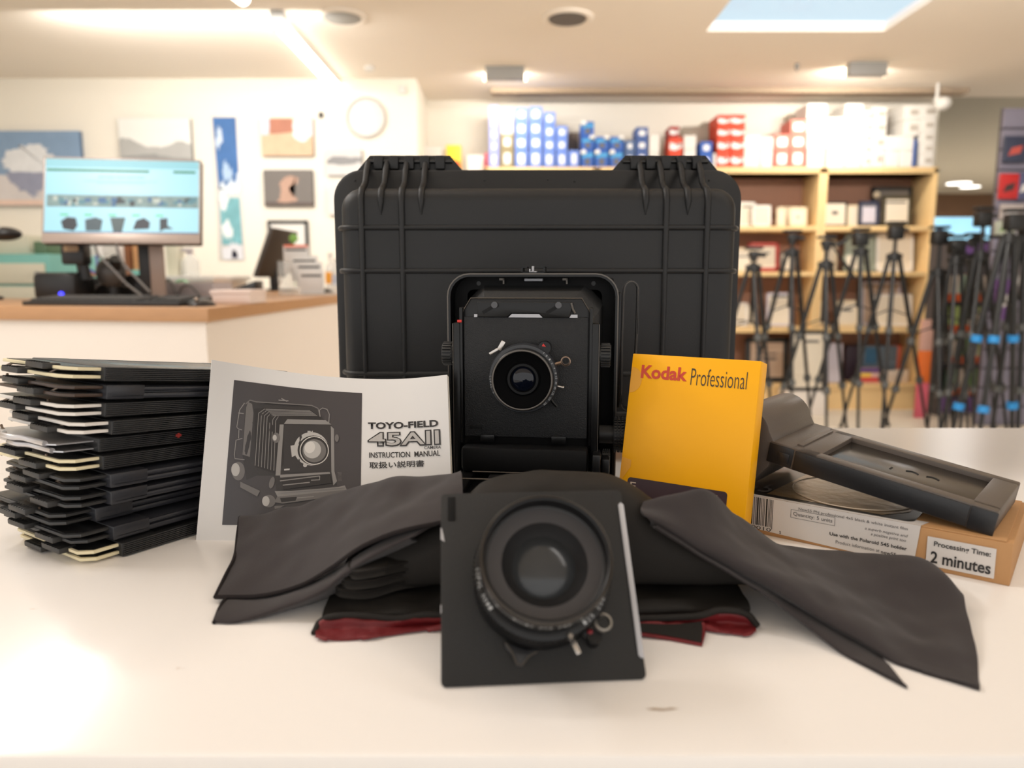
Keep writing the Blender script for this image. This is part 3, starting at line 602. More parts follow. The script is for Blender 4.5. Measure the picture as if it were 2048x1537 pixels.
for x in (-0.030, 0.032): obj('guide_pin', MB().box((x - 0.004, 0.078, 0.2115), (x + 0.001, 0.082, 0.2135)).box((x - 0.0005, 0.078, 0.208), (x + 0.001, 0.082, 0.2135)), m_edge, body)
sh = obj('accessory_shoe', MB().box((-0.0115, 0.070, 0.2182), (0.0115, 0.092, 0.2195)).box((-0.0115, 0.070, 0.2182), (-0.0100, 0.092, 0.2245)).box((0.0100, 0.070, 0.2182), (0.0115, 0.092, 0.2245)).box((-0.0115, 0.070, 0.2235), (-0.006, 0.092, 0.2247)).box((0.006, 0.070, 0.2235), (0.0115, 0.092, 0.2247)), m_cb, body)
obj('shoe_spring', MB().box((-0.0035, 0.069, 0.2190), (0.0035, 0.084, 0.2205), 0.0005).cyl((0, 0.069, 0.2195), (0, 0.069, 0.2250), 0.0012).cyl((-0.003, 0.069, 0.2195), (-0.003, 0.069, 0.2225), 0.0008), m_silver, sh)
# bellows between rear frame and front standard
q = MB(); secs = []; NF = 11
for k in range(NF * 2 + 1):
    f = k / (NF * 2); y = 0.010 + f * 0.078; e = 0.0022 if k % 2 else -0.0010
    hw = 0.055 + f * 0.012 + e; z0, z1 = 0.070 - f * 0.020 - e, 0.190 + f * 0.016 + e; ch = 0.018
    secs.append([(x, y, z) for x, z in ((-hw + ch, z0), (hw - ch, z0), (hw, z0 + ch), (hw, z1 - ch), (hw - ch, z1), (-hw + ch, z1), (-hw, z1 - ch), (-hw, z0 + ch))])
b = bmesh.new(); R_ = [[b.verts.new(p) for p in s_] for s_ in secs]
for A, B in zip(R_, R_[1:]):
    for i in range(8): b.faces.new((A[i], A[(i + 1) % 8], B[(i + 1) % 8], B[i]))
bmesh.ops.recalc_face_normals(b, faces=b.faces); q._add(b); obj('bellows', q, m_bel, vc, smooth=0)
# front standard
yM = Matrix(((1, 0, 0, 0), (0, 0, 1, 0), (0, 1, 0, 0), (0, 0, 0, 1)))
fs = obj('front_standard', MB().prism([(-0.0590, 0.0625), (0.0590, 0.0625), (0.0590, 0.1800), (0.0490, 0.1960), (-0.0490, 0.1960), (-0.0590, 0.1800)], 0.0010, 0.0100, yM, 0.0006), m_cb, vc)
q = MB().tube([(-0.0590, 0.0005, 0.1800), (-0.0490, 0.0005, 0.1962), (0.0490, 0.0005, 0.1962), (0.0590, 0.0005, 0.1800)], 0.0006, 6); obj('worn_edge', q, m_edge, fs)
for s in (-1, 1):
    st = obj('standard_post', MB().box((s * 0.0615 - 0.0030, -0.004, 0.036), (s * 0.0615 + 0.0030, 0.010, 0.1745), 0.0008).box((s * 0.0575 - 0.0014, -0.003, 0.066), (s * 0.0575 + 0.0014, 0.008, 0.188), 0.0005), m_cb, vc)
    obj('post_edge', MB().box((s * 0.0646 - 0.0003, -0.0045, 0.040), (s * 0.0646 + 0.0003, -0.0030, 0.1740)), m_edge, st)
    q = MB(); kx0, kx1 = (0.0655, 0.0750)
    q.cyl((s * kx0, 0.003, 0.1465), (s * kx1, 0.003, 0.1465), 0.0092, seg=28)
    for k in range(22):
        a = 2 * PI * k / 22; q.box((-0.0009, -0.0012, 0), (0.0009, 0.0006, 0.0080), 0.0004, Matrix.Translation((s * (kx0 + 0.0007), 0.003 + 0.0098 * math.cos(a), 0.1465 + 0.0098 * math.sin(a))) @ Matrix.Rotation(a - PI / 2, 4, 'X') @ (RY(PI / 2) if s > 0 else RY(-PI / 2)))
    q.cyl((s * kx0, 0.003, 0.1465), (s * (kx0 - 0.004), 0.003, 0.1465), 0.0050, seg=16)
    obj('tilt_knob', q, m_rubber, vc)
obj('red_mark', MB().box((-0.0605, -0.0046, 0.1748), (-0.0565, -0.0038, 0.1772), 0.0004), m_redp, vc)
# lens board with its silver top strip, sliding lock, slots and lower lugs
lb = obj('lens_board', MB().box((-0.055, -0.0022, 0.072), (0.055, 0.0010, 0.1800), 0.0010), m_board, vc)
obj('light_trap_plate', MB().box((-0.0505, -0.0028, 0.0790), (-0.0390, -0.0020, 0.0825), 0.0005), m_cm, lb)
obj('silver_strip', MB().prism([(-0.0455, 0.1796), (-0.0430, 0.1796), (-0.0415, 0.1822), (-0.0455, 0.1822)], -0.0030, -0.0016, yM).prism([(-0.0150, 0.1796), (0.0150, 0.1796), (0.0120, 0.1826), (-0.0120, 0.1826)], -0.0030, -0.0016, yM).prism([(0.0385, 0.1796), (0.0455, 0.1796), (0.0455, 0.1822), (0.0400, 0.1822)], -0.0030, -0.0016, yM), m_silver, lb)
lk = obj('board_lock', MB().prism([(-0.0425, 0.1800), (-0.0160, 0.1797), (-0.0125, 0.1832), (0.0125, 0.1832), (0.0160, 0.1797), (0.0385, 0.1797), (0.0420, 0.1930), (-0.0425, 0.1930)], -0.0040, -0.0008, yM, 0.0004), m_cb, vc)
for x in (-0.027, 0.029):
    obj('lock_slot', MB().box((-0.0065, -0.0043, -0.0015), (0.0065, -0.0039, 0.0015), 0.0, Matrix.Translation((x - 0.005, 0, 0.1868)) @ RY(-0.55)), m_lmat, lk)
    obj('lock_screw', MB().cyl((x, -0.0062, 0.1905), (x, -0.0040, 0.1905), 0.0029, seg=10), mat('screw_grey', (82, 82, 84), 0.4, 0.5), lk)
obj('lock_spring', MB().tube([(0.0400, -0.0045, 0.1925), (0.0415, -0.0045, 0.1870), (0.0435, -0.0045, 0.1835)], 0.0009, 6), m_edge, lk)
for x in (-0.034, 0.030): obj('board_lug', MB().box((x - 0.0065, -0.0048, 0.0675), (x + 0.0065, -0.0010, 0.0742), 0.0006), m_cb, vc)
# taking lens in its small shutter
def lens_frame(c): return VM.inverted() @ VM @ Matrix(((1, 0, 0, c[0]), (0, 0, -1, c[1]), (0, 1, 0, c[2]), (0, 0, 0, 1)))
LMx = lens_frame((-0.0005, -0.0022, 0.1270))      # x right, y up, z towards the photographer
shut = obj('shutter', MB().lathe([(0.0290, 0), (0.0302, 0.002), (0.0302, 0.0125), (0.0292, 0.0140), (0.0260, 0.0145), (0.0240, 0.0145)], LMx, 64), m_lbar, vc)
obj('lens_barrel', MB().lathe([(0.0255, 0.0140), (0.0268, 0.0155), (0.0268, 0.0230), (0.0262, 0.0236), (0.0248, 0.0236), (0.0246, 0.0215)], LMx, 64), m_lbar, vc)
obj('lens_cone', MB().lathe([(0.0247, 0.0220), (0.0246, 0.0205), (0.0150, 0.0150), (0.0118, 0.0146)], LMx, 64), mat('cone_matt_black', (6, 6, 7), 0.8, spec=0.08), vc)
obj('front_rim', MB().lathe([(0.0262, 0.0237), (0.0255, 0.0239), (0.0249, 0.0237)], LMx, 64), m_edge, vc)
obj('retaining_ring', MB().lathe([(0.0150, 0.0151), (0.0135, 0.0168), (0.0115, 0.0168), (0.0110, 0.0150), (0.0105, 0.0140)], LMx, 48), m_lmat, vc)
obj('front_glass', MB().lathe([(0.0108, 0.0140), (0.0090, 0.0154), (0.0060, 0.0166), (0.0030, 0.0172), (0.0, 0.0174)], LMx, 40), m_gl, vc)
obj('speed_ring', MB().lathe([(0.0306, 0.0040), (0.0306, 0.0115), (0.0296, 0.0142), (0.0272, 0.0146)], LMx, 64), mat('speed_ring_grey', (46, 48, 52), 0.4), vc)
def arc_text(mb, items, r, M, h, z, flip=False, bold=0.0, w_=None):
    for a, s in items:
        A = math.radians(a); wd = (w_ or h * 0.62) * len(s)
        X = M @ TR(r * math.cos(A), r * math.sin(A), z) @ RZ(A + (PI / 2 if flip else -PI / 2))
        mb.text(s, -wd / 2, -h / 2, wd / 2, h / 2, X, z=0, bold=bold)
    return mb
def arc_word(word, mid, step): n = len(word); return [(mid + (i - (n - 1) / 2) * step, ch) for i, ch in enumerate(word)]
q = MB(); arc_text(q, arc_word('COPAL 0', 191, 4.8), 0.0285, LMx, 0.0020, 0.01455, True)
obj('maker_lettering', q, m_white, vc, 0)
q = MB()
for s, a in (('T', 52), ('B', 45), ('1', 37), ('2', 29), ('4', 20), ('8', 11), ('15', 3), ('30', -6), ('60', -15), ('125', -25), ('250', -36), ('500', -48)): arc_text(q, [(a, s)], 0.0288, LMx, 0.0017, 0.0148, False, w_=0.0011)
obj('speed_lettering', q, m_white, vc, 0)
def polar(r, a, z=0.0): return LMx @ V((r * math.cos(math.radians(a)), r * math.sin(math.radians(a)), z))
obj('index_mark', MB().flat([(0.0155, 0.0265), (0.0190, 0.0260), (0.0168, 0.0290)][::-1], LMx @ TR(0.0005, 0.0020, 0), z=0.0125), m_redp, vc, 0)
obj('index_post', MB().cyl(polar(0.0325, 56, 0.000), polar(0.0325, 56, 0.0115), 0.0055, seg=20), m_lbar, vc)
q = MB().tube([polar(0.0292, 25, 0.010), polar(0.0330, 24, 0.010), polar(0.0360, 23.5, 0.010)], 0.0016, 6); obj('cocking_arm', q, m_brass, vc)
q = MB(); M_ = LMx @ TR(0.0398 * math.cos(math.radians(23)), 0.0398 * math.sin(math.radians(23)), 0.0085); q.lathe([(0.0030, 0), (0.0043, 0.0), (0.0046, 0.002), (0.0043, 0.0040), (0.0037, 0.0042), (0.0034, 0.002), (0.0031, 0.0)], M_, 24); obj('cocking_ring', q, m_brass, vc)
q = MB().box((-0.0020, -0.0045, 0), (0.0020, 0.0045, 0.0025), 0.0006, LMx @ TR(-0.0196, 0.0285, 0.0085) @ RZ(-0.5)).box((-0.0046, -0.0014, 0), (0.0046, 0.0014, 0.0020), 0.0006, LMx @ TR(-0.0262, 0.0232, 0.0085) @ RZ(0.55)); obj('release_lever', q, m_chrome, vc)
q = MB().cyl(polar(0.0298, -13, 0.008), polar(0.0352, -13, 0.008), 0.0011).cyl(polar(0.0348, -13, 0.008), polar(0.0360, -13, 0.008), 0.0016); obj('aperture_pin', q, m_chrome, vc)
obj('aperture_lever', MB().tube([polar(0.0300, -38, 0.006), polar(0.0335, -40, 0.006), polar(0.0385, -41, 0.006)], 0.0014, 6), m_lbar, vc)
# hand strap on the right wall, focusing knobs, bed and rails
pts = []
for k in range(13): a = PI * k / 12; pts.append(V((0.0945 + 0.0065 * math.cos(PI - a), 0.085, 0.2030 + 0.0075 * math.sin(a))))
pts += [V((0.1010, 0.085, 0.16)), V((0.0995, 0.085, 0.12)), V((0.1000, 0.085, 0.1000))]
for k in range(1, 12): a = -PI * k / 12; pts.append(V((0.0935 + 0.0070 * math.cos(a), 0.085, 0.0930 + 0.0085 * math.sin(a))))
pts += [V((0.0870, 0.085, 0.1000)), V((0.0868, 0.085, 0.15)), V((0.0872, 0.085, 0.1960))]
sp = obj('hand_strap', MB().tube(pts, 0.0014, 8, True, flatw=0.0095, up=(1, 0, 0.001)) if False else MB(), m_strap, vc)
b = bmesh.new(); ringv = []
for i, p in enumerate(pts):
    t_v = (pts[(i + 1) % len(pts)] - pts[i - 1]).normalized(); n2 = V((t_v.z, 0, -t_v.x))
    ringv.append([b.verts.new(p + n2 * a + V((0, c_, 0))) for a, c_ in ((-0.0012, -0.009), (0.0012, -0.009), (0.0012, 0.009), (-0.0012, 0.009))])
for i in range(len(pts)):
    A, B = ringv[i], ringv[(i + 1) % len(pts)]
    for k in range(4): b.faces.new((A[k], A[(k + 1) % 4], B[(k + 1) % 4], B[k]))
bmesh.ops.recalc_face_normals(b, faces=b.faces); b.to_mesh(sp.data); b.free()
obj('strap_edge', MB().tube([p + V((0, -0.0092, 0)) for p in pts], 0.00035, 5, True), m_stitch, sp)
obj('strap_bar', MB().box((0.0815, 0.070, 0.088), (0.0850, 0.102, 0.2000), 0.0008), m_cb, vc)
def knurl(mb, x0, x1, y, z, r, nt):
    mb.cyl((x0, y, z), (x1, y, z), r * 0.93, seg=40)
    for k in range(nt):
        a = 2 * PI * k / nt
        for j in range(4):
            d = (x1 - x0) / 4; mb.box((x0 + d * j + 0.0004, -r * 0.055, -0.0010), (x0 + d * (j + 1) - 0.0003, r * 0.055, 0.0006), 0.0003, Matrix.Translation((0, y, z)) @ RX(a) @ TR(0, 0, r))
    return mb
obj('focusing_knob', knurl(MB(), 0.0790, 0.0915, 0.030, 0.0700, 0.0160, 34).cyl((0.066, 0.030, 0.070), (0.0945, 0.030, 0.070), 0.0085, seg=24), m_rubber, vc)
obj('focus_lock_knob', knurl(MB(), 0.0690, 0.0760, 0.012, 0.0510, 0.0085, 22).cyl((0.060, 0.012, 0.051), (0.070, 0.012, 0.051), 0.005), m_rubber, vc)
bed = obj('bed', MB().box((-0.066, -0.085, 0.020), (0.066, 0.10, 0.036), 0.002).box((-0.060, -0.06, 0.0), (0.060, 0.06, 0.021), 0.002), m_cb, vc)
for s in (-1, 1): obj('bed_rail', MB().box((s * 0.050 - 0.006, -0.084, 0.036), (s * 0.050 + 0.006, 0.075, 0.0420), 0.0010).box((s * 0.0505 - 0.0035, -0.010, 0.040), (s * 0.0505 + 0.0035, 0.012, 0.062), 0.001), m_cb, vc)
obj('base_plate', MB().box((-0.056, -0.016, 0.0425), (0.056, 0.018, 0.0650), 0.003).box((-0.030, -0.050, 0.036), (0.030, -0.018, 0.0420), 0.0015), m_cm, vc)
q = MB().tube([(-0.052, -0.0400, 0.0428), (0.040, -0.0400, 0.0428)], 0.0008, 6).tube([(-0.045, -0.0200, 0.0440), (0.035, -0.0200, 0.0440)], 0.0006, 6).tube([(-0.020, -0.052, 0.0428), (0.0, -0.058, 0.0428), (0.022, -0.050, 0.0428)], 0.0007, 6); obj('bed_trim', q, m_edge, bed)
q = MB().box((0.060, -0.020, 0.030), (0.0675, 0.004, 0.062), 0.002).box((0.068, -0.010, 0.026), (0.0755, 0.012, 0.056), 0.002); obj('side_bracket', q, m_cb, vc)

# ------------------------------------------------------------------ second lens on its board, leaning at the front
m_board2 = mat('lens_board_charcoal', (25, 24, 23), 0.65, bump=(1200, 0.6), var=(420, 0.3)); m_lb2 = mat('lens_front_black', (13, 13, 15), 0.4, spec=0.4)
m_cone = mat('lens_cone_black', (20, 19, 20), 0.6, spec=0.3); m_glass2 = mat('lens_glass_big', (14, 15, 18), 0.03, spec=0.9, coat=0.4)
yw, tl_ = 0.0776, 0.7015
r_ = V((math.cos(yw), math.sin(yw), 0)); n_ = V((-math.sin(yw), math.cos(yw), 0)); u_ = V((0, 0, math.cos(tl_))) + n_ * math.sin(tl_)
FM = frame(TZ(0.0175, 0.3717, 0.0012), r_, u_)
fl = thing('mounted_lens', 'big lens on a square black board leaning at the front of the table', 'lens', M=FM)
BT = 0.0022
bd = obj('lens_board', MB().prism(rrect(-0.055, 0, 0.055, 0.11, 0.0028, 5), -BT, 0, None, 0.0005), m_board2, fl)
obj('light_trap_plate', MB().box((-0.0510, 0.0925, -0.0003), (-0.0465, 0.1075, 0.0004), 0.0002), m_cm, bd)
obj('silver_strip', MB().prism([(0.0535, 0.0105), (0.0550, 0.0105), (0.0552, 0.100), (0.0535, 0.1015), (0.0520, 0.100), (0.0520, 0.012)], -0.0002, 0.0008, None, 0.0002), m_silver, bd)
obj('paint_chip', MB().flat([(-0.0552, 0.081), (-0.0528, 0.0795), (-0.0535, 0.084), (-0.0545, 0.088), (-0.0552, 0.088)], z=0.0003).flat([(-0.0552, 0.038), (-0.0546, 0.039), (-0.0547, 0.043), (-0.0552, 0.043)], z=0.0003), m_silver, bd)
LC = TR(0.0005, 0.0535, 0)
obj('shutter', MB().lathe([(0.0350, 0), (0.0372, 0.0015), (0.0372, 0.0160), (0.0362, 0.0178), (0.0330, 0.0185), (0.0320, 0.0185)], LC, 80), m_lb2, fl)
q = MB().lathe([(0.0372, 0.0175), (0.0376, 0.0185), (0.0372, 0.0225), (0.0345, 0.0235), (0.0330, 0.0235)], LC, 80)
for k in range(90):
    a = 2 * PI * k / 90; q.box((-0.0005, -0.0008, 0), (0.0005, 0.0004, 0.0034), 0.0, LC @ RZ(a) @ TR(0, 0.0376, 0.0187))
obj('speed_ring', q, m_lb2, fl)
obj('lens_barrel', MB().lathe([(0.0330, 0.0230), (0.0334, 0.0270), (0.0345, 0.0330), (0.0345, 0.0425), (0.0340, 0.0442), (0.0330, 0.0446), (0.0322, 0.0440), (0.0318, 0.0405), (0.0316, 0.0385)], LC, 80), m_lb2, fl)
obj('front_rim', MB().lathe([(0.0346, 0.0428), (0.03475, 0.0436), (0.0342, 0.0447), (0.0335, 0.0449)], LC, 80), mat('rim_worn', (52, 46, 40), 0.35, 0.3), fl)
obj('filter_thread', MB().lathe([(0.0320, 0.0440), (0.0318, 0.0360), (0.0306, 0.0352)], LC, 80), mat('thread_black', (18, 18, 19), 0.5), fl)
obj('name_ring', MB().lathe([(0.0310, 0.0352), (0.0230, 0.0340)], LC, 80), mat('name_ring_grey', (54, 52, 54), 0.5), fl)
obj('lens_cone', MB().lathe([(0.0230, 0.0341), (0.0190, 0.0290), (0.0160, 0.0275)], LC, 64), m_cone, fl)
obj('front_glass', MB().lathe([(0.0172, 0.0280), (0.0140, 0.0302), (0.0100, 0.0320), (0.0050, 0.0332), (0.0, 0.0336)], LC, 48), mat('lens_glass_grey', (52, 54, 56), 0.18, spec=0.45), fl)
q = MB(); arc_text(q, arc_word('SYMMAR-S', 216, 6.0), 0.0349, LC, 0.0022, 0.0300, True, w_=0.0015); arc_text(q, arc_word('MULTICOATING', 238, 4.0), 0.0349, LC, 0.0020, 0.0305, True, w_=0.0014) if False else None
q2 = MB()
for word, mid, rr, zz, st in (('MULTICOATING', 226, 0.03455, 0.0385, 3.6), ('14 068 022', 268, 0.03455, 0.0385, 4.0), ('5.6/210', 290, 0.03455, 0.0385, 4.0)):
    for a, ch in arc_word(word, mid, st):
        if ch == ' ': continue
        A = math.radians(a); X = LC @ RZ(A) @ TR(rr + 0.0002, 0, zz) @ frame((0, 0, 0), (0, 1, 0), (0, 0, 1))
        q2.text(ch, -0.0007, -0.0011, 0.0007, 0.0011, X, z=0)
obj('barrel_lettering', q2, m_white, fl, 0)
q2 = MB()
for word, mid, st in (('COPAL No.1', 196, 4.0), ('125 250', 318, 4.4)):
    for a, ch in arc_word(word, mid, st):
        if ch == ' ': continue
        A = math.radians(a); X = LC @ RZ(A) @ TR(0.0350, 0, 0.0238) @ RZ(PI / 2 if mid < 250 else PI / 2)
        q2.text(ch, -0.0008, -0.0011, 0.0008, 0.0011, X, z=0)
obj('ring_lettering', q2, m_white, fl, 0)
def pol(r, a, z): return V((0.0005 + r * math.cos(math.radians(a)), 0.0535 + r * math.sin(math.radians(a)), z))
M_ = TR(*pol(0.0415, -42, 0.016)); obj('cocking_ring', MB().lathe([(0.0032, 0), (0.0047, 0), (0.0050, 0.0015), (0.0047, 0.0034), (0.0037, 0.0036), (0.0033, 0.001), (0.0032, 0.0)], M_, 24), mat('cocking_nickel', (150, 146, 140), 0.3, 0.8), fl)
obj('cocking_arm', MB().tube([pol(0.0360, -42, 0.018), pol(0.0385, -42, 0.018)], 0.0022, 6), m_lb2, fl)
q = MB().cyl(pol(0.0430, -52, 0.004), pol(0.0430, -52, 0.0135), 0.0040, seg=18).cyl(pol(0.0372, -52, 0.006), pol(0.0430, -52, 0.006), 0.0035, seg=12); obj('flash_socket', q, m_lb2, fl)
obj('red_mark', MB().ball(pol(0.0395, -52, 0.0125), 0.0016), mat('red_dull', (140, 30, 40), 0.4), fl)
obj('aperture_pin', MB().box((-0.0014, -0.0085, -0.0008), (0.0014, 0, 0.0008), 0.0005, TR(*pol(0.0372, -68, 0.013)) @ RZ(math.radians(22))).cyl(pol(0.0375, -72, 0.020), pol(0.0375, -72, 0.026), 0.0012), m_chrome, fl)
q = MB().prism([(-0.0205, 0.0215), (-0.0165, 0.0195), (-0.0090, 0.0165), (-0.0030, 0.0170), (-0.0035, 0.0150), (-0.0085, 0.0125), (-0.0120, 0.0080), (-0.0150, 0.0085), (-0.0165, 0.0135), (-0.0205, 0.0180)], 0.002, 0.0040, None, 0.0006); obj('press_focus_lever', q, mat('lever_dark', (30, 31, 34), 0.4), fl)
obj('lever_edge', MB().tube([(-0.0203, 0.0205, 0.0042), (-0.0163, 0.0140, 0.0042), (-0.0148, 0.0092, 0.0042), (-0.0120, 0.0086, 0.0042), (-0.0085, 0.0128, 0.0042), (-0.0035, 0.0152, 0.0042)], 0.0005, 6), m_edge, fl)

# ------------------------------------------------------------------ cloths
def Q(u, v, y):
    p = P(u, v, y); return p if p.z > T + 0.0012 else Pz(u, v, T + 0.0012)
m_cl = mat('cloth_charcoal', (57, 52, 52), 0.9, bump=(1400, 0.35), var=(26, 0.10), sheen=0.12, spec=0.15); m_clk = mat('cloth_black', (36, 33, 30), 0.75, bump=(1500, 0.25), var=(10, 0.15), spec=0.25); m_crim = mat('cloth_crimson', (108, 16, 22), 0.6, bump=(260, 0.5), var=(60, 0.25)); m_hem = mat('cloth_hem', (40, 36, 36), 0.9, bump=(900, 0.4), spec=0.1)
def cat(pts, t):      # Catmull-Rom through a list
    n = len(pts) - 1; f = min(max(t, 0), 1) * n; i = min(int(f), n - 1); f -= i
    p1, p2 = pts[i], pts[i + 1]; p0 = pts[i - 1] if i else p1 * 2 - p2; p3 = pts[i + 2] if i + 2 <= n else p2 * 2 - p1
    return 0.5 * ((2 * p1) + (p2 - p0) * f + (2 * p0 - 5 * p1 + 4 * p2 - p3) * f * f + (3 * p1 - p0 - 3 * p2 + p3) * f ** 3)
from mathutils import noise
def loft(rows, nu, nv, th, wr=0.0, sc=18.0, zmin=0.0006):
    def fn(a, b):
        p = cat([cat(r, a) for r in rows], b)
        if wr:
            k = math.sin(PI * min(1, max(0, b)) ) * 0.8 + 0.2
            p = p + V((0, -0.4, 1)) * (wr * k * (noise.noise(V((p.x * sc, p.y * sc * 0.8, 3.1))) + 0.5 * noise.noise(V((p.x * sc * 2.3 + 9, p.y * sc * 2.0, 1.7)))))
        p.z = max(p.z, T + zmin); return p
    return fn
# black focusing cloth with crimson lining, folded into a bundle
fc = thing('focusing_cloth', 'folded black focusing cloth with crimson lining, bundled behind the mounted lens', 'cloth', TZ(0.02, 0.50, 0))
fcM = Matrix.Translation(-fc.location)
def fobj(name, q, m, par=fc, mm=None, smooth=70):
    bmesh.ops.transform(q.bm, matrix=mm if mm is not None else fcM, verts=q.bm.verts); return obj(name, q, m, par, smooth)
# lower spread layer, sloping down to the table
xs = [-0.119, -0.08, -0.04, 0.0, 0.05, 0.10, 0.150]
fr = [0.444, 0.439, 0.441, 0.444, 0.442, 0.442, 0.448]
hz = [0.006, 0.010, 0.009, 0.008, 0.009, 0.011, 0.008]
rows = [[TZ(x, y + 0.006, 0.0008) for x, y in zip(xs, fr)], [TZ(x, y, h_ * .6) for x, y, h_ in zip(xs, fr, hz)], [TZ(x, y + 0.004, h_) for x, y, h_ in zip(xs, fr, hz)], [TZ(x, y + 0.020, h_ * 0.9 + 0.003) for x, y, h_ in zip(xs, fr, hz)], [TZ(x, 0.50, 0.012) for x in xs], [TZ(x, 0.56, 0.010) for x in xs]]
fobj('spread_layer', MB().sheet(loft(rows, 1, 1, 0, 0.004, 30), 60, 30, 0.0016), m_clk)
# folded pleats at the bundle's left end
for k, (xl, yf) in enumerate(((-0.1120, 0.4500), (-0.1075, 0.4475), (-0.1030, 0.4460))):
    z0 = 0.0135 + 0.0075 * k; pr_ = [(yf + 0.09, z0), (yf + 0.006, z0), (yf, z0 + 0.004), (yf + 0.006, z0 + 0.008), (yf + 0.09, z0 + 0.008)]
    rows = [[TZ(x, y + (0.005, 0, 0.001, 0.010, 0.022)[i_], z + (0.001 * math.sin(9 * i_ + k))) for i_, x in enumerate((xl, xl + 0.006, xl + 0.022, -0.072, -0.055))] for y, z in pr_]
    fobj('pleat', MB().sheet(loft(rows, 1, 1, 0, 0.0012, 30), 30, 20, 0.0018), m_clk)
xs = [-0.1030, -0.092, -0.062, -0.038, -0.018, 0.01, 0.04, 0.070, 0.100, 0.130, 0.158]
hs = [0.034, 0.044, 0.053, 0.0600, 0.0760, 0.0805, 0.0815, 0.0790, 0.060, 0.042, 0.020]
rows = [[TZ(x, 0.474, 0.0150) for x in xs], [TZ(x, 0.4610, 0.0165 + h * .04) for x, h in zip(xs, hs)], [TZ(x, 0.4570, 0.016 + h * 0.32) for x, h in zip(xs, hs)], [TZ(x, 0.4590, h * 0.82) for x, h in zip(xs, hs)], [TZ(x, 0.470, h) for x, h in zip(xs, hs)], [TZ(x, 0.500, h * 1.0) for x, h in zip(xs, hs)], [TZ(x, 0.540, h * 0.80) for x, h in zip(xs, hs)], [TZ(x, 0.562, 0.010) for x in xs]]
fobj('bundle', MB().sheet(loft(rows, 1, 1, 0, 0.0035, 26), 60, 44, 0.002), m_clk)
# crimson lining turned out along the near hem: rolled lips that stand open
def hemline(top, bot, y0):
    rows = []
    n_ = len(top); mid = [((a[0] + b[0]) / 2, (a[1] + b[1]) / 2) for a, b in zip(top, bot)]
    rows = [[Q(u, v, y0 + .004) for u, v in top], [Q(u, v + 2, y0 - .001) for u, v in top], [Q(u, v, y0 + .0015) for u, v in mid], [Q(u, v - 2, y0 - .004) for u, v in bot], [Q(u, v, y0 - .003) for u, v in bot]]
    return fobj('lining', MB().sheet(loft(rows, 1, 1, 0, 0.0022, 70, 0.0004), 50, 16, 0.0012), m_crim)
hemline([(630, 1258), (650, 1240), (700, 1238), (760, 1243), (820, 1236), (895, 1236)], [(632, 1277), (655, 1281), (710, 1280), (760, 1275), (830, 1265), (895, 1256)], 0.436)
hemline([(1265, 1240), (1330, 1240), (1390, 1238), (1440, 1226), (1490, 1232), (1512, 1252)], [(1265, 1252), (1330, 1250), (1390, 1256), (1440, 1266), (1490, 1272), (1512, 1264)], 0.438)
for hp in ([(628, 1268), (640, 1246), (665, 1234), (720, 1232), (790, 1238), (850, 1230), (895, 1232)], [(1265, 1238), (1340, 1236), (1400, 1232), (1440, 1221), (1490, 1227), (1514, 1252)]):
    q = MB(); pp = [Q(u, v, 0.4360) for u, v in hp]; q.tube([cat(pp, k / 30) for k in range(31)], 0.0022, 8); fobj('hem', q, m_clk)
q = MB().sheet(loft([[Q(1265, 1250, 0.432), Q(1340, 1254, 0.432), Q(1405, 1248, 0.433)], [Q(1265, 1266, 0.426), Q(1340, 1277, 0.422), Q(1403, 1290, 0.417)]], 1, 1, 0, 0.001, 40), 20, 8, 0.0015); cf = fobj('corner_flap', q, m_clk)
q = MB().tube([Q(1265, 1267, 0.425), Q(1340, 1278, 0.421), Q(1403, 1290, 0.416), Q(1407, 1268, 0.424), Q(1406, 1248, 0.431)], 0.0012, 6); bmesh.ops.transform(q.bm, matrix=fcM, verts=q.bm.verts); obj('flap_piping', q, m_crim, cf)

def wing(name, label, parts, hems, origin):
    w_ = thing('wrap_cloth', label, 'cloth', origin, group='charcoal wrap cloths'); M_ = Matrix.Translation(-V(origin))
    for nm, rows, nu, nv, wr, sc in parts:
        q = MB().sheet(loft(rows, 1, 1, 0, wr, sc), nu, nv, 0.0017); bmesh.ops.transform(q.bm, matrix=M_, verts=q.bm.verts); obj(nm, q, m_cl, w_, 75)
    for pts in hems:
        pp = [cat(pts, k / 24) for k in range(25)]
        q = MB().tube(pp, 0.0014, 6); bmesh.ops.transform(q.bm, matrix=M_, verts=q.bm.verts); obj('hem', q, m_hem, w_)
    return w_
nearU = [Q(430, 1195, 0.473), Q(520, 1193, 0.468), Q(600, 1172, 0.462), Q(660, 1138, 0.456), Q(720, 1096, 0.452), Q(790, 1066, 0.450), Q(870, 1048, 0.452), Q(925, 1040, 0.454)]
farU = [Q(480, 1035, 0.572), Q(540, 1022, 0.570), Q(600, 1010, 0.566), Q(660, 990, 0.562), Q(720, 971, 0.558), Q(800, 956, 0.552), Q(870, 947, 0.545), Q(921, 943, 0.535)]
midU = [Q(470, 1112, 0.520), Q(545, 1096, 0.514), Q(615, 1078, 0.508), Q(680, 1050, 0.503), Q(740, 1020, 0.498), Q(810, 1000, 0.494), Q(880, 985, 0.490), Q(925, 980, 0.487)]
backU = [p + V((0.0, 0.012, -0.030)) for p in farU]
nearL = [Q(428, 1246, 0.448), Q(470, 1247, 0.446), Q(560, 1220, 0.446), Q(640, 1188, 0.446), Q(680, 1158, 0.446), Q(740, 1118, 0.446), Q(820, 1078, 0.448)]
topL = [p + V((0.006, 0.020, -0.0045)) for p in nearU[:7]]
bulge = [a.lerp(b, 0.5) + V((0, -0.004, 0.004)) for a, b in zip(nearL, topL)]
underL = [p + V((0.004, 0.022, -0.010)) for p in nearL]
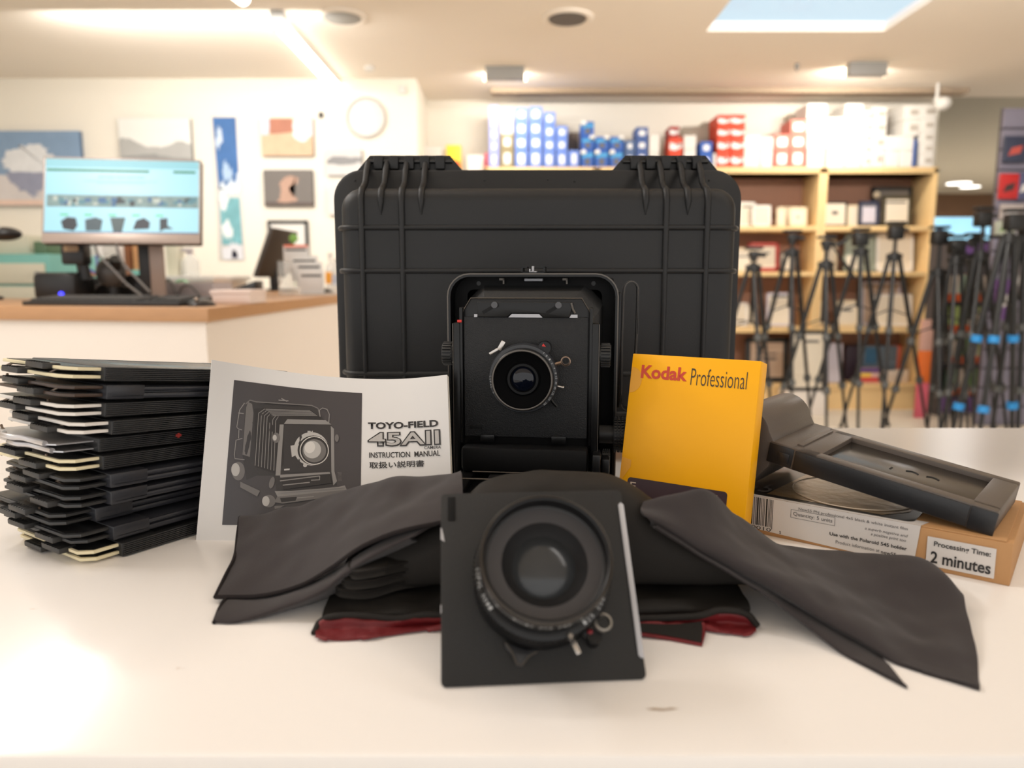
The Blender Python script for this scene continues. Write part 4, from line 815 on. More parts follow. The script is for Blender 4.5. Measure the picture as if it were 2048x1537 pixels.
wing('wrap_cloth', 'charcoal cloth spread beside the manual, its hemmed end lying on the table', [('upper_layer', [nearU, midU, farU, backU], 80, 48, 0.0048, 24), ('lower_layer', [underL, nearL, bulge, topL], 50, 24, 0.0012, 30)],
     [nearU[:1] + [nearU[0].lerp(midU[0], .5)] + midU[:1] + [midU[0].lerp(farU[0], .5)] + farU[:1], nearU, [nearL[0], bulge[0], topL[0]]], Q(430, 1195, 0.473) - V((0, 0, 0.01)))
A_l = [Q(1300, 1046, 0.452), Q(1400, 1100, 0.449), Q(1500, 1156, 0.438), Q(1600, 1212, 0.426), Q(1700, 1270, 0.412), Q(1800, 1330, 0.396), Q(1958, 1380, 0.375)]
R_l = [Q(1288, 1032, 0.452), Q(1395, 1072, 0.450), Q(1495, 1126, 0.442), Q(1600, 1180, 0.434), Q(1705, 1232, 0.424), Q(1815, 1288, 0.410), Q(1958, 1352, 0.388)]
M_l = [Q(1282, 1018, 0.460), Q(1388, 1030, 0.464), Q(1482, 1078, 0.476), Q(1585, 1132, 0.474), Q(1700, 1180, 0.466), Q(1818, 1226, 0.450), Q(1950, 1305, 0.416)]
T_l = [Q(1290, 1003, 0.470), Q(1405, 980, 0.486), Q(1474, 1033, 0.522), Q(1560, 1087, 0.545), Q(1700, 1104, 0.530), Q(1850, 1120, 0.500), Q(1928, 1190, 0.462)]
K_l = [p + V((0.006, 0.016, -0.022)) for p in T_l]
B_l = [Q(1312, 1056, 0.448), Q(1400, 1112, 0.446), Q(1500, 1172, 0.436), Q(1600, 1244, 0.424), Q(1700, 1318, 0.404), Q(1812, 1376, 0.380)]
BU = [p + V((0.002, 0.022, -0.006)) for p in B_l]
AT = [cat(A_l, t) + V((0.0, 0.014, -0.003)) for t in (0.02, 0.17, 0.34, 0.5, 0.66, 0.80)]
BM_ = [a.lerp(b, 0.5) + V((0, -0.003, 0.001)) for a, b in zip(B_l, AT)]
wing('wrap_cloth', 'charcoal cloth folded and trailing from the bundle past the film carton', [('upper_layer', [[p + V((0.002, 0.010, -0.006)) for p in A_l], A_l, R_l, M_l, T_l, K_l], 90, 56, 0.0046, 26), ('lower_layer', [BU, B_l, BM_, AT], 60, 24, 0.0014, 30)], [], Q(1960, 1378, 0.389))
# ------------------------------------------------------------------ room shell
m_wall = mat('wall_warm_white', (240, 234, 222), 0.85, var=(2, 0.015)); m_ceil = mat('ceiling_white', (238, 228, 216), 0.9, var=(1.5, 0.02)); m_floor = mat('floor_pale', (226, 216, 200), 0.55, var=(3, 0.04))
m_bhead = mat('bulkhead_grey', (176, 170, 156), 0.8); m_far = mat('far_wall_brown', (104, 78, 58), 0.8)
YL, YR, XS = 6.0, 6.72, None
XS = P(835, 300, YL).x
XL_, XR_ = -4.2, 10.2
struct('floor', MB().box((XL_, -3.0, -0.1), (XR_, 15.0, 0)), m_floor)
struct('wall_back', MB().box((XL_, YL, 0), (XS, YL + 0.9, CEIL)), m_wall)
XE = P(1868, 300, YR).x + 0.02
struct('wall_shelves', MB().box((XS, YR, 0), (XE, YR + 0.12, CEIL)), m_wall)
struct('wall_left', MB().box((XL_ - 0.1, 0.4, 0), (XL_, YL, CEIL)), m_wall)
struct('wall_right', MB().box((XR_, 0.4, 0), (XR_ + 0.1, 14.1, CEIL)), m_wall)
struct('wall_far', MB().box((XE - 0.3, 14.0, 0), (XR_, 14.1, CEIL)), m_far)
struct('wall_passage', MB().box((XE - 0.35, YR + 0.12, 0), (XE - 0.25, 14.0, CEIL)), m_bhead)
# ceiling with the skylight opening
sa, sb = Pz(1412, 63, CEIL), Pz(1772, 61, CEIL)
SKX0, SKX1, SKY1 = sa.x, sb.x, sa.y; SKY0 = SKY1 - 1.5
ce = MB()
for lo, hi in (((XL_, -2.6), (SKX0, 6.6)), ((SKX1, -2.6), (XR_, 6.6)), ((SKX0, -2.6), (SKX1, SKY0)), ((SKX0, SKY1), (SKX1, 6.6))): ce.box((lo[0], lo[1], CEIL), (hi[0], hi[1], CEIL + 0.03))
struct('ceiling', ce, m_ceil)
struct('ceiling_shelves', MB().box((XS - 0.1, 6.6, CEIL - 0.0), (XE, YR + 0.12, CEIL + 0.03)), m_ceil)
struct('ceiling_passage', MB().box((XE, 6.6, CEIL - 0.001), (XR_, 14.1, CEIL + 0.03)), m_bhead)
sk = MB(); hh = 0.06
for lo, hi in (((SKX0 - 0.05, SKY0), (SKX0, SKY1)), ((SKX1, SKY0), (SKX1 + 0.05, SKY1)), ((SKX0 - 0.05, SKY1), (SKX1 + 0.05, SKY1 + 0.05)), ((SKX0 - 0.05, SKY0 - 0.05), (SKX1 + 0.05, SKY0))): sk.box((lo[0], lo[1], CEIL + 0.03), (hi[0], hi[1], CEIL + hh))
struct('trim_skylight', sk, mat('skylight_white', (235, 235, 238), 0.6))
m_sgl = mat('skylight_glass', (235, 245, 255), 0.05, alpha=0.06)
struct('window_skylight', MB().box((SKX0 - 0.05, SKY0 - 0.05, CEIL + hh), (SKX1 + 0.05, SKY1 + 0.05, CEIL + hh + 0.006)), m_sgl, 0)
# taupe beam along the shelf wall ceiling, coloured to stand for its shadow band
struct('trim_beam_shadow', MB().box((P(985, 210, YR).x, 6.30, CEIL - 0.035), (XE, 6.42, CEIL)), mat('beam_shadow_taupe', (170, 150, 128), 0.8))

# ------------------------------------------------------------------ ceiling fittings
m_fix = mat('fixture_white', (222, 220, 216), 0.5); m_fixg = mat('fixture_grey', (150, 148, 144), 0.5); m_tube = mat('tube_glow', (255, 246, 230), 0.4, emit=6.0); m_lampon = mat('lamp_glow', (255, 236, 205), 0.4, emit=6.0); m_dark = mat('speaker_mesh', (104, 98, 92), 0.7, bump=(900, 0.4))
p0, p1 = Pz(560, 52, CEIL - 0.07), Pz(682, 186, CEIL - 0.07)
dr = (p1 - p0).normalized(); mid = (p0 + p1) / 2; LN_ = (p1 - p0).length
bt = thing('ceiling_batten', 'white linear LED batten glowing under the ceiling above the counter', 'ceiling light', M=frame(mid, dr, V((0, 0, 1)).cross(dr)))
obj('housing', MB().box((-LN_ / 2 - 0.02, -0.03, 0.025), (LN_ / 2, 0.03, 0.069), 0.006), m_fix, bt)
obj('tube', MB().cyl((-LN_ / 2, 0, 0.0), (LN_ / 2 + 0.03, 0, 0.0), 0.038, seg=20), m_tube, bt)
obj('end_cap', MB().box((-LN_ / 2 - 0.06, -0.04, -0.035), (-LN_ / 2 - 0.005, 0.04, 0.069), 0.01), m_fixg, bt)
# a second batten of the same run, nearer than the frame shows; the table top mirrors it
qa, qb = V((-1.395, 4.14, CEIL - 0.07)), V((-1.565, 2.70, CEIL - 0.07)); d2 = (qa - qb).normalized()
bt2 = dup(bt); bt2.matrix_world = frame(qa - d2 * LN_ * 0.52, d2, V((0, 0, 1)).cross(d2)); bt2['label'] = 'white linear LED batten showing only its glowing tip, nearer than the long one'
def disc(u, v, name, label, cat_, rpx, parts):
    c = Pz(u, v, CEIL); t_ = thing(name, label, cat_, c)
    r = rpx * (c - EYE).length / F
    for nm, pr_, m in parts(r): obj(nm, MB().lathe(pr_, None, 40, False, True), m, t_)
    return t_
disc(1135, 34, 'ceiling_speaker', 'round recessed ceiling speaker with grey centre, in the middle of the ceiling', 'ceiling speaker', 47, lambda r: [('rim', [(r, 0), (r, -0.010), (r * .86, -0.018), (r * .72, -0.010)], m_ceil), ('grille', [(r * .73, -0.012), (r * .68, -0.020), (0.001, -0.021)], m_dark)])
disc(685, 31, 'ceiling_speaker', 'round recessed ceiling speaker beside the glowing batten', 'ceiling speaker', 43, lambda r: [('rim', [(r, 0), (r, -0.012), (r * .86, -0.020), (r * .74, -0.012)], m_ceil), ('grille', [(r * .76, -0.014), (r * .68, -0.022), (0.001, -0.023)], m_fixg)])
disc(739, 133, 'smoke_detector', 'small white smoke detector on the ceiling past the batten end', 'smoke detector', 9, lambda r: [('base', [(r, 0), (r, -0.02), (r * .7, -0.03), (0.001, -0.032)], m_fix)])
c_ = Pz(1594, 128, CEIL); tag(obj('ceiling_sprinkler', MB().cyl((0, 0, 0), (0, 0, -0.035), 0.016).cyl((0, 0, -0.035), (0, 0, -0.05), 0.007), m_fixg, loc=c_), 'tiny grey sprinkler on the ceiling below the skylight', 'sprinkler')
for (u, v, lab) in ((1010, 146, 'grey box downlight over the white and blue cartons'), (1733, 138, 'grey box downlight over the tripods, below the skylight')):
    c = Pz(u, v, CEIL - 0.04); hw = (36 if u < 1200 else 32) * (c - EYE).length / F
    t_ = thing('box_downlight', lab, 'ceiling light', c, group='box downlights')
    obj('housing', MB().box((-hw, -0.035, -0.05), (hw, 0.035, 0.04), 0.004), m_fixg, t_)
    obj('lamp', MB().box((-hw * 1.12, 0.036, -0.045), (hw * 1.12, 0.050, 0.005), 0.004), m_lampon, t_)
    area('box_downlight_lamp', c + V((0, 0.07, -0.02)), c + V((0, 1.0, -0.75)), 0.3, 0.06, 7 if u < 1200 else 13, (1.0, 0.93, 0.83))
for u, v in ((1918, 367), (1940, 374)):
    c = Pz(u, v, CEIL - 0.002); r = 19 * (c - EYE).length / F
    t_ = thing('passage_downlight', 'glowing round downlight in the far passage ceiling, ' + ('the bigger of two' if u == 1918 else 'the one lower down and smaller'), 'ceiling light', c)
    k_ = r if u == 1918 else r * .8
    obj('lamp', MB().lathe([(k_, 0.01), (k_, -0.006), (0.001, -0.008)], None, 32, False, True), mat('passage_glow', (255, 250, 240), 0.4, emit=4.0), t_)
c = P(1886, 207, 6.15); t_ = thing('security_camera', 'small white security camera on an arm above the shelf end', 'security camera', c)
obj('camera_head', MB().ball((0, 0, 0), 0.058, (1, 1.2, 0.9)), m_fix, t_); obj('mount', MB().tube([(-0.04, 0, 0.02), (-0.07, 0.01, 0.03)], 0.014, 8), m_fix, t_)
obj('mount_base', MB().cyl((-0.05, 0, 0.03), (-0.05, 0, CEIL - c.z), 0.013), m_fix, t_)

# ------------------------------------------------------------------ pictures on the back wall
def wpic(name, label, u0, v0, u1, v1, depth, art, edge, frame_w=0.0, shear=0):
    a, b_ = P(u0, v0, YL - depth), P(u1, v1, YL - depth); w_, h_ = b_.x - a.x, a.z - b_.z
    t_ = thing(name, label, 'picture', V(((a.x + b_.x) / 2, YL, (a.z + b_.z) / 2)))
    if frame_w:
        f = frame_w; q = MB()
        for x0, z0, x1, z1 in ((-w_ / 2, -h_ / 2, -w_ / 2 + f, h_ / 2), (w_ / 2 - f, -h_ / 2, w_ / 2, h_ / 2), (-w_ / 2, h_ / 2 - f, w_ / 2, h_ / 2), (-w_ / 2, -h_ / 2, w_ / 2, -h_ / 2 + f)): q.box((x0, -depth, z0), (x1, 0, z1), 0.002)
        obj('frame', q, edge, t_); obj('backing', MB().box((-w_ / 2 + f * .5, -depth * .5, -h_ / 2 + f * .5), (w_ / 2 - f * .5, 0, h_ / 2 - f * .5)), m_lab, t_)
    else: obj('canvas', MB().box((-w_ / 2, -depth, -h_ / 2), (w_ / 2, 0, h_ / 2), 0.002), edge, t_)
    y = -depth - 0.001 if not frame_w else -depth * .5 - 0.001
    for nm, m, poly in art:
        obj(nm, MB().flat([(x * w_ / 2, z * h_ / 2) for x, z in (poly if len(poly) < 5 else rough(poly))], Matrix(((1, 0, 0, 0), (0, 0, 1, y), (0, 1, 0, 0), (0, 0, 0, 1)))), m, t_, 0); y -= 0.0012
    return t_
def rough(poly, amp=0.05, n=7):
    out = []
    for (x0, y0), (x1, y1) in zip(poly, poly[1:] + poly[:1]):
        for k in range(n):
            t = k / n; x, y = x0 + (x1 - x0) * t, y0 + (y1 - y0) * t
            e = 0 if max(abs(x), abs(y)) > .93 else amp
            out.append((x + e * random.uniform(-1, 1), y + e * random.uniform(-1, 1)))
    return out
def am(n_, c_, v=(6, 0.12)): return mat('art_' + n_, c_, 0.6, var=v)
full = [(-1, -1), (1, -1), (1, 1), (-1, 1)]
wpic('canvas_picture', 'big blue canvas picture of a floating white shape, behind the monitor', -120, 262, 170, 411, 0.04, [('print_sky', am('blue', (134, 160, 190)), full), ('print_lower', am('pale', (214, 208, 208)), [(-1, -1), (1, -1), (1, -.35), (-1, -.05)]), ('print_glow', am('peach', (228, 200, 186)), [(-1, -1), (1, -1), (1, -.85), (-1, -.85)]),
     ('print_shape', am('white', (226, 228, 232), (14, .12)), [(-.15, .1), (-.05, .45), (.1, .6), (.45, .62), (.62, .3), (.75, 0), (.5, -.15), (0, -.1)]), ('print_reflection', am('slate', (150, 154, 176), (14, .12)), [(-.1, -.12), (.6, -.12), (.45, -.5), (.25, -.78), (.05, -.5)])], mat('canvas_edge_blue', (84, 104, 132), 0.7))
wpic('canvas_picture', 'misty black and white canvas picture above the monitor', 235, 237, 385, 330, 0.04, [('print_sky', am('mist', (232, 232, 228), (3, .05)), full), ('print_hill', am('hill', (176, 176, 174), (5, .2)), [(-1, -1), (1, -1), (1, -.1), (.6, .02), (.2, -.25), (-.3, -.2), (-.7, .15), (-1, .1)]), ('print_shore', am('shore', (150, 150, 150), (6, .2)), [(-1, -1), (1, -1), (1, -.75), (-.2, -.5), (-1, -.7)])], mat('canvas_edge_grey', (120, 116, 110), 0.7))
a = wpic('ocean_poster', 'tall unframed poster of blue and teal ocean waves', 422, 232, 491, 521, 0.006, [('print_deep', am('deep_blue', (62, 108, 168), (9, .3)), [(-.9, .98), (.8, .98), (.82, 0.0), (-.72, 0.0)]), ('print_splash', am('spray_white', (222, 232, 240), (20, .15)), [(-.7, -.02), (-.5, .12), (-.1, .05), (.2, .14), (.5, .10), (.82, .2), (.82, -.04), (.2, -.06), (-.4, -.05)]),
     ('print_foam', am('foam', (196, 212, 232), (20, .2)), [(-.75, .62), (-.55, .84), (-.25, .82), (-.2, .66), (-.5, .56)]), ('print_foam_spots', am('foam_b', (170, 196, 226), (20, .2)), [(-.4, .2), (-.2, .42), (.1, .3), (.4, .25), (.3, .14), (-.1, .1)]), ('print_teal', am('teal', (118, 176, 186), (12, .35)), [(-.7, -.12), (.8, -.12), (.84, -.78), (-.66, -.78)]),
     ('print_surf', am('surf', (236, 240, 242), (20, .1)), [(-.7, -.1), (.0, -.1), (-.1, -.2), (-.4, -.3), (-.68, -.24)]), ('print_foam_band', am('surf_b', (232, 240, 242), (20, .1)), [(-.6, -.5), (-.2, -.44), (.1, -.52), (.2, -.64), (-.1, -.7), (-.6, -.64)]), ('print_sand', am('sand_white', (222, 224, 232), (14, .1)), [(-.66, -.84), (-.2, -.76), (.4, -.76), (.84, -.84), (.84, -.99), (-.6, -.99)]), ('print_figures', am('ink', (60, 60, 90)), [(.0, -.97), (.12, -.86), (.2, -.93), (.34, -.85), (.5, -.97)])], m_paper)
wpic('canvas_picture', 'small warm canvas picture of a red house, highest of the small pictures', 521, 236, 627, 312, 0.035, [('print_base', am('house_tan', (206, 176, 146), (16, .2)), full), ('print_sky', am('house_sky', (196, 206, 220), (8, .1)), [(-1, 1), (-1, .1), (-.72, .1), (-.6, 1)]), ('print_wall', am('house_red', (176, 116, 94), (12, .2)), [(-.66, .95), (.22, .95), (.22, .25), (-.66, .15)]), ('print_window', am('house_pale', (222, 222, 228), (14, .15)), [(.25, .95), (1, .95), (1, .1), (.6, -.3), (.25, .0)])], mat('canvas_edge_brown', (96, 78, 66), 0.7))
wpic('canvas_picture', 'small dark grey canvas picture of a crouching figure', 526, 340, 627, 412, 0.035, [('print_base', am('studio_grey', (112, 106, 102), (2, .15)), full), ('print_floor', am('studio_floor', (92, 80, 76)), [(-1, -1), (1, -1), (1, -.8), (-1, -.78)]), ('print_figure', am('figure', (180, 146, 128), (16, .2)), [(-.5, -.78), (-.35, -.5), (-.3, -.2), (-.35, .2), (-.2, .55), (.2, .7), (.45, .5), (.4, .2), (.1, .15), (0, -.1), (.15, -.4), (.35, -.6), (.3, -.78)])], mat('canvas_edge_dark', (66, 60, 58), 0.7))
wpic('canvas_picture', 'small grey seascape canvas half hidden by the hard case', 652, 299, 724, 351, 0.035, [('print_base', am('sea_pale', (206, 204, 204), (9, .1)), full), ('print_rock', am('sea_rock', (136, 136, 138), (12, .2)), [(-1, .1), (-.6, .5), (0, .45), (1, .35), (1, .05), (.2, -.2), (-1, -.1)])], mat('canvas_edge_grey_b', (110, 106, 104), 0.7))
wpic('canvas_picture', 'pale canvas picture peeking out beside the hard case edge', 655, 375, 730, 430, 0.035, [('print_base', am('pale_b', (220, 216, 212), (9, .08)), full)], mat('canvas_edge_grey_c', (150, 144, 138), 0.7))
wpic('framed_picture', 'black framed white picture behind the black rear monitor', 534, 441, 618, 528, 0.03, [('print', am('white_b', (228, 226, 222), (5, .04)), [(-.93, -.93), (.93, -.93), (.93, .93), (-.93, .93)])], mat('frame_black', (34, 33, 32), 0.4), 0.022)
c = P(733, 236, YL); t_ = thing('wall_clock', 'round white wall clock near the wall corner', 'clock', c); r = 38 * YL / F
kM = RX(PI / 2); obj('rim', MB().lathe([(r, 0), (r, 0.03), (r * .94, 0.036), (r * .9, 0.03)], kM, 48), mat('clock_rim', (196, 192, 186), 0.4), t_); obj('dial', MB().lathe([(r * .92, 0.02), (0.001, 0.021)], kM, 48, False, True), m_paper, t_)
c = P(643, 231, YL); tag(obj('wall_sensor', MB().box((-0.014, -0.03, -0.020), (0.014, 0, 0.020), 0.005), m_slot, loc=c), 'tiny black sensor on the wall above the small pictures', 'sensor')
c = P(805, 190, YL); tag(obj('wall_sensor', MB().box((-0.03, -0.04, -0.03), (0.03, 0, 0.03), 0.01), m_fix, loc=V((c.x, YL, CEIL - 0.09))), 'small white sensor high in the wall corner above the clock', 'sensor')

# ------------------------------------------------------------------ counter and what stands on it
m_ctop = mat('counter_wood', (180, 136, 96), 0.38, var=(5, 0.12), stretch=(1, 14, 14)); m_cbody = mat('counter_white', (232, 222, 212), 0.55)
cc = P(415, 617, 2.05); CTZ = cc.z; cx1 = cc.x
fl_ = P(0, 612, 2.16); sl_ = (fl_.y - cc.y) / (fl_.x - cc.x)
ct = thing('sales_counter', 'white sales counter with wooden top under the website monitor', 'counter', (cx1, cc.y, 0))
def cpt(x, y): return (x - cx1, y - cc.y)
xl_ = -3.6; outl = [(cx1, cc.y), (cx1, 4.75), (cx1 - 0.85, 4.75), (cx1 - 0.85, 2.95), (xl_, 2.95 + sl_ * (xl_ - cx1)), (xl_, cc.y + sl_ * (xl_ - cx1))]
obj('worktop', MB().prism([cpt(*p) for p in outl][::-1], CTZ - 0.038, CTZ, None, 0.002), m_ctop, ct)
ins = [(cx1 - 0.012, cc.y + 0.012), (cx1 - 0.012, 4.72), (cx1 - 0.82, 4.72), (cx1 - 0.82, 2.92), (xl_ + .02, 2.92 + sl_ * (xl_ - cx1)), (xl_ + .02, cc.y + .012 + sl_ * (xl_ - cx1))]
obj('body', MB().prism([cpt(*p) for p in ins][::-1], 0.0, CTZ - 0.038), m_cbody, ct)
CZ = CTZ + 0.0005
def K(u, v): return Pz(u, v, CZ)
# monitor
m_mon = mat('monitor_silver', (168, 152, 142), 0.4, 0.3); m_monb = mat('monitor_black', (26, 26, 27), 0.4); m_scr = mat('screen_cyan', (178, 234, 248), 0.3, emit=0.92); 
mx_, my_ = -1.340, 2.60
mw_, mh_ = 0.552, 0.3000
p_bl, p_br = P(83, 486, 2.58), P(401, 488, 2.66)
xr = (p_br - p_bl); mwid = xr.length; xr.z = 0; xr.normalize()
tlp = P(108, 315, 2.66); up_ = (tlp - p_bl); up_ = up_ - xr * up_.dot(xr) * 0.0
MM = Matrix(((xr.x, 0, 0, 0),) * 4)
upn = up_.normalized(); zz = xr.cross(upn).normalized(); 
MM = Matrix(((xr.x, upn.x, zz.x, p_bl.x), (xr.y, upn.y, zz.y, p_bl.y), (xr.z, upn.z, zz.z, p_bl.z), (0, 0, 0, 1)))
MMo = frame(p_bl, xr, up_)      # square panel; the sideways lean comes from its tilt
mhei = up_.length
mo = thing('monitor', 'silver desktop monitor showing a website on the counter', 'monitor', M=MMo)
obj('panel', MB().box((0, 0, -0.035), (mwid, mhei, -0.004), 0.005), m_monb, mo)
obj('bezel', MB().box((0, 0, -0.004), (mwid, 0.036, 0.002), 0.002).box((0, 0.03, -0.004), (0.006, mhei, 0.002), 0.001).box((mwid - 0.006, 0.03, -0.004), (mwid, mhei, 0.002), 0.001).box((0, mhei - 0.006, -0.004), (mwid, mhei, 0.002), 0.001), m_mon, mo)
scr = obj('screen', MB().flat([(0.006, 0.036), (mwid - 0.006, 0.036), (mwid - 0.006, mhei - 0.006), (0.006, mhei - 0.006)], z=0.0004), m_scr, mo)
def em(n_, c_, e=0.9, v=None): return mat('screen_' + n_, c_, 0.4, emit=e, var=v)
def sr(x0, y0, x1, y1, z=0.0012): return [(mwid * x0, mhei * y0), (mwid * x1, mhei * y0), (mwid * x1, mhei * y1), (mwid * x0, mhei * y1)]
obj('navigation_bar', MB().flat(sr(.02, .835, .665, .862), z=.0012).flat(sr(.82, .835, .965, .862), z=.0012), em('green', (20, 132, 74)), scr, 0)
obj('browser_bar', MB().flat(sr(.012, .885, .988, .975), z=.0010), em('tab', (150, 214, 224)), scr, 0)
q = MB()
for k in range(14): q.flat(sr(.345 + .021 * k, .762 + .003 * (k % 3), .345 + .021 * k + .015, .782), z=.0012)
obj('heading_lines', q, em('grey', (128, 176, 188)), scr, 0)
obj('text_lines', MB().flat(sr(.25, .722, .72, .730), z=.0012).flat(sr(.33, .700, .64, .708), z=.0012), em('pale', (150, 208, 222)), scr, 0)
th = obj('photo_strip', MB().flat(sr(.025, .42, .985, .56), z=.0012), em('photo', (138, 164, 160), .8, (30, .5)), scr, 0)
random.seed(11); cols = [em('dark', (34, 42, 46)), em('teal', (90, 140, 150)), em('bone', (196, 204, 190)), em('blue', (52, 104, 150))]
for k in range(44):
    x = random.uniform(.03, .93); y = random.uniform(.425, .49); obj('photo_detail', MB().flat(sr(x, y, x + random.uniform(.02, .05), y + random.uniform(.03, .065)), z=.0016 + .00002 * k), cols[k % 4], th, 0)
for k, x in enumerate((.17, .32, .47, .62, .77)):
    q = MB().flat([(mwid * (x + a * .055), mhei * (.22 + b * .10)) for a, b in [((-.7, -.6), (.5, -.8), (.9, -.2), (.7, .7), (-.3, .8), (-1, .3)), ((-.9, -.8), (.8, -.8), (1, .5), (.2, .8), (-1, .5)), ((-.5, -.9), (.5, -.9), (.9, .8), (-.9, .8)), ((-1, -.6), (.9, -.5), (1, .3), (.3, .8), (-.6, .5)), ((-.6, -.8), (0, -.5), (1, -.5), (.3, -.1), (.3, .8), (-.6, .7))][k]], z=.0014)
    obj('product_picture', q, em('product', [(38, 44, 52), (74, 92, 98), (84, 100, 100), (44, 48, 58), (52, 58, 64)][k], .8), scr, 0)
    obj('sale_badge', MB().flat(sr(x - .06, .318, x - .01, .336), z=.0015), em('lime', (60, 214, 120)), scr, 0)
obj('task_bar', MB().flat(sr(.012, .118, .988, .130), z=.0012), em('navy', (40, 84, 140)), scr, 0)
st = K(303, 601); nb = obj('stand', MB().box((-0.026, -0.004, 0), (0.026, 0.012, 0.34), 0.004), m_mon, None); nb.parent = mo
nb.matrix_parent_inverse = MMo.inverted(); nb.location = V((st.x, st.y + 0.06, CZ)); bpy.context.view_layer.update()
n2 = obj('stand_back', MB().box((-0.075, 0.012, 0), (-0.020, 0.040, 0.33), 0.004), m_monb, None); n2.parent = mo; n2.matrix_parent_inverse = MMo.inverted(); n2.location = nb.location
n3 = obj('stand_foot', MB().box((-0.11, -0.03, 0), (0.11, 0.14, 0.008), 0.003), m_mon, None); n3.parent = mo; n3.matrix_parent_inverse = MMo.inverted(); n3.location = nb.location
# keyboard and mice
m_key = mat('keyboard_black', (40, 38, 37), 0.5); ka, kb = K(50, 611), K(350, 613); kx_ = (kb - ka).normalized(); kw_ = (kb - ka).length
kbd = thing('keyboard', 'black computer keyboard in front of the silver monitor', 'keyboard', M=frame(ka, kx_, V((-kx_.y, kx_.x, 0))))
obj('case', MB().hexa([V(p) for p in ((-.01, 0, 0), (kw_ + .01, 0, 0), (kw_ + .03, .15, 0), (.0, .15, 0), (-.01, 0, .012), (kw_ + .01, 0, .012), (kw_ + .03, .15, .024), (.0, .15, .024))], 0.002), m_key, kbd)
kz = obj('key_block', MB().box((0.0, 0.02, 0.010), (kw_ + 0.01, 0.14, 0.016)), m_slot, kbd)
q = MB()
for r_k in range(6):
    for k in range(21):
        if k in (15, ) or (r_k in (1, 2) and 15 < k < 18): continue
        x = 0.004 + k * (kw_ / 21); y = 0.022 + r_k * 0.0195; z = 0.0125 + 0.0016 * r_k
        q.box((x, y, z), (x + kw_ / 21 - 0.003, y + 0.0165, z + 0.008), 0.0015, seg=1)
ko = obj('keys', q, mat('keys_grey_black', (62, 59, 57), 0.55), kbd); ko['kind'] = 'stuff'
tag(kbd, None, None)
m_mouse = mat('mouse_black', (44, 38, 36), 0.35)
def mouse(u, v, label, s=1.0):
    c = K(u, v); t_ = thing('computer_mouse', label, 'mouse', c)
    obj('shell', MB().ball((0, 0, 0), 0.034 * s, (1.15, 1.5, 0.62)), m_mouse, t_); [setattr(x.co, 'z', max(x.co.z, 0)) for x in t_.children[0].data.vertices]
    obj('wheel', MB().cyl((-.004, -.03 * s, .018 * s), (.004, -.03 * s, .018 * s), .007 * s), m_hook, t_); return t_
mouse(403, 612, 'black computer mouse on the counter beside the keyboard')
mouse(648, 586, 'black computer mouse beside the leaflet holder', 1.25)
def cbox_(name, label, cat_, u0, v0, u1, v1, yd, m, dz=None, z_base=None):     # a box standing on the counter
    a = K((u0 + u1) / 2, v1); x0, x1 = P(u0, v1, a.y).x, P(u1, v1, a.y).x; h_ = P(u0, v0, a.y).z - CZ
    t_ = thing(name, label, cat_, V(((x0 + x1) / 2, a.y, CZ))); obj('body', MB().box(((x0 - x1) / 2, 0, 0), ((x1 - x0) / 2, yd, h_), 0.004), m, t_); return t_, (x1 - x0), h_
m_pink = mat('card_pale_pink', (226, 206, 196), 0.6); m_lil = mat('card_lilac_grey', (190, 182, 184), 0.6)
t_, w_, h_ = cbox_('card_box', 'low pale pink cardboard box by the mouse', 'box', 422, 581, 500, 608, 0.16, m_pink); obj('lid', MB().box((-w_ / 2 - .002, -.002, h_ - .012), (w_ / 2 + .002, .164, h_ + .001), .002), m_pink, t_)
t_, w_, h_ = cbox_('card_box', 'long low lilac grey box behind the mouse cable', 'box', 322, 566, 428, 598, 0.2, m_lil)
# rear monitor
rb = K(548, 582); ang = math.radians(-58)
rm = thing('monitor', 'black monitor seen from behind at the rear of the counter', 'monitor', rb)
obj('stand_foot', MB().box((-.13, -.09, 0), (.13, .09, .012), .004), m_monb, rm); obj('stand', MB().box((-.02, -.015, 0), (.03, .02, .16), .004), m_monb, rm)
ydp = rb.y; pts = [P(505, 553, ydp - .18), P(563, 553, ydp + .10), P(588, 463, ydp + .17), P(538, 454, ydp - .12)]
pts = [p - rb for p in pts]; nn = (pts[1] - pts[0]).cross(pts[3] - pts[0]).normalized() * .03
obj('panel', MB().hexa([pts[0], pts[1], pts[1] + nn, pts[0] + nn, pts[3], pts[2], pts[2] + nn, pts[3] + nn], .003), mat('monitor_back_brown', (52, 44, 38), 0.45), rm)
obj('cable', MB().tube([(.05, .0, .16), (.07, -.02, .10), (.05, -.03, .05), (.02, 0, .03)], .006), m_monb, rm)
t_, w_, h_ = cbox_('card_reader', 'black wedge card reader by the rear monitor', 'card reader', 462, 562, 512, 588, .12, m_monb); t_.children[0].data.vertices
for q_ in t_.children[0].data.vertices:
    if q_.co.z > h_ * .5 and q_.co.x < 0: q_.co.z = h_ * .35
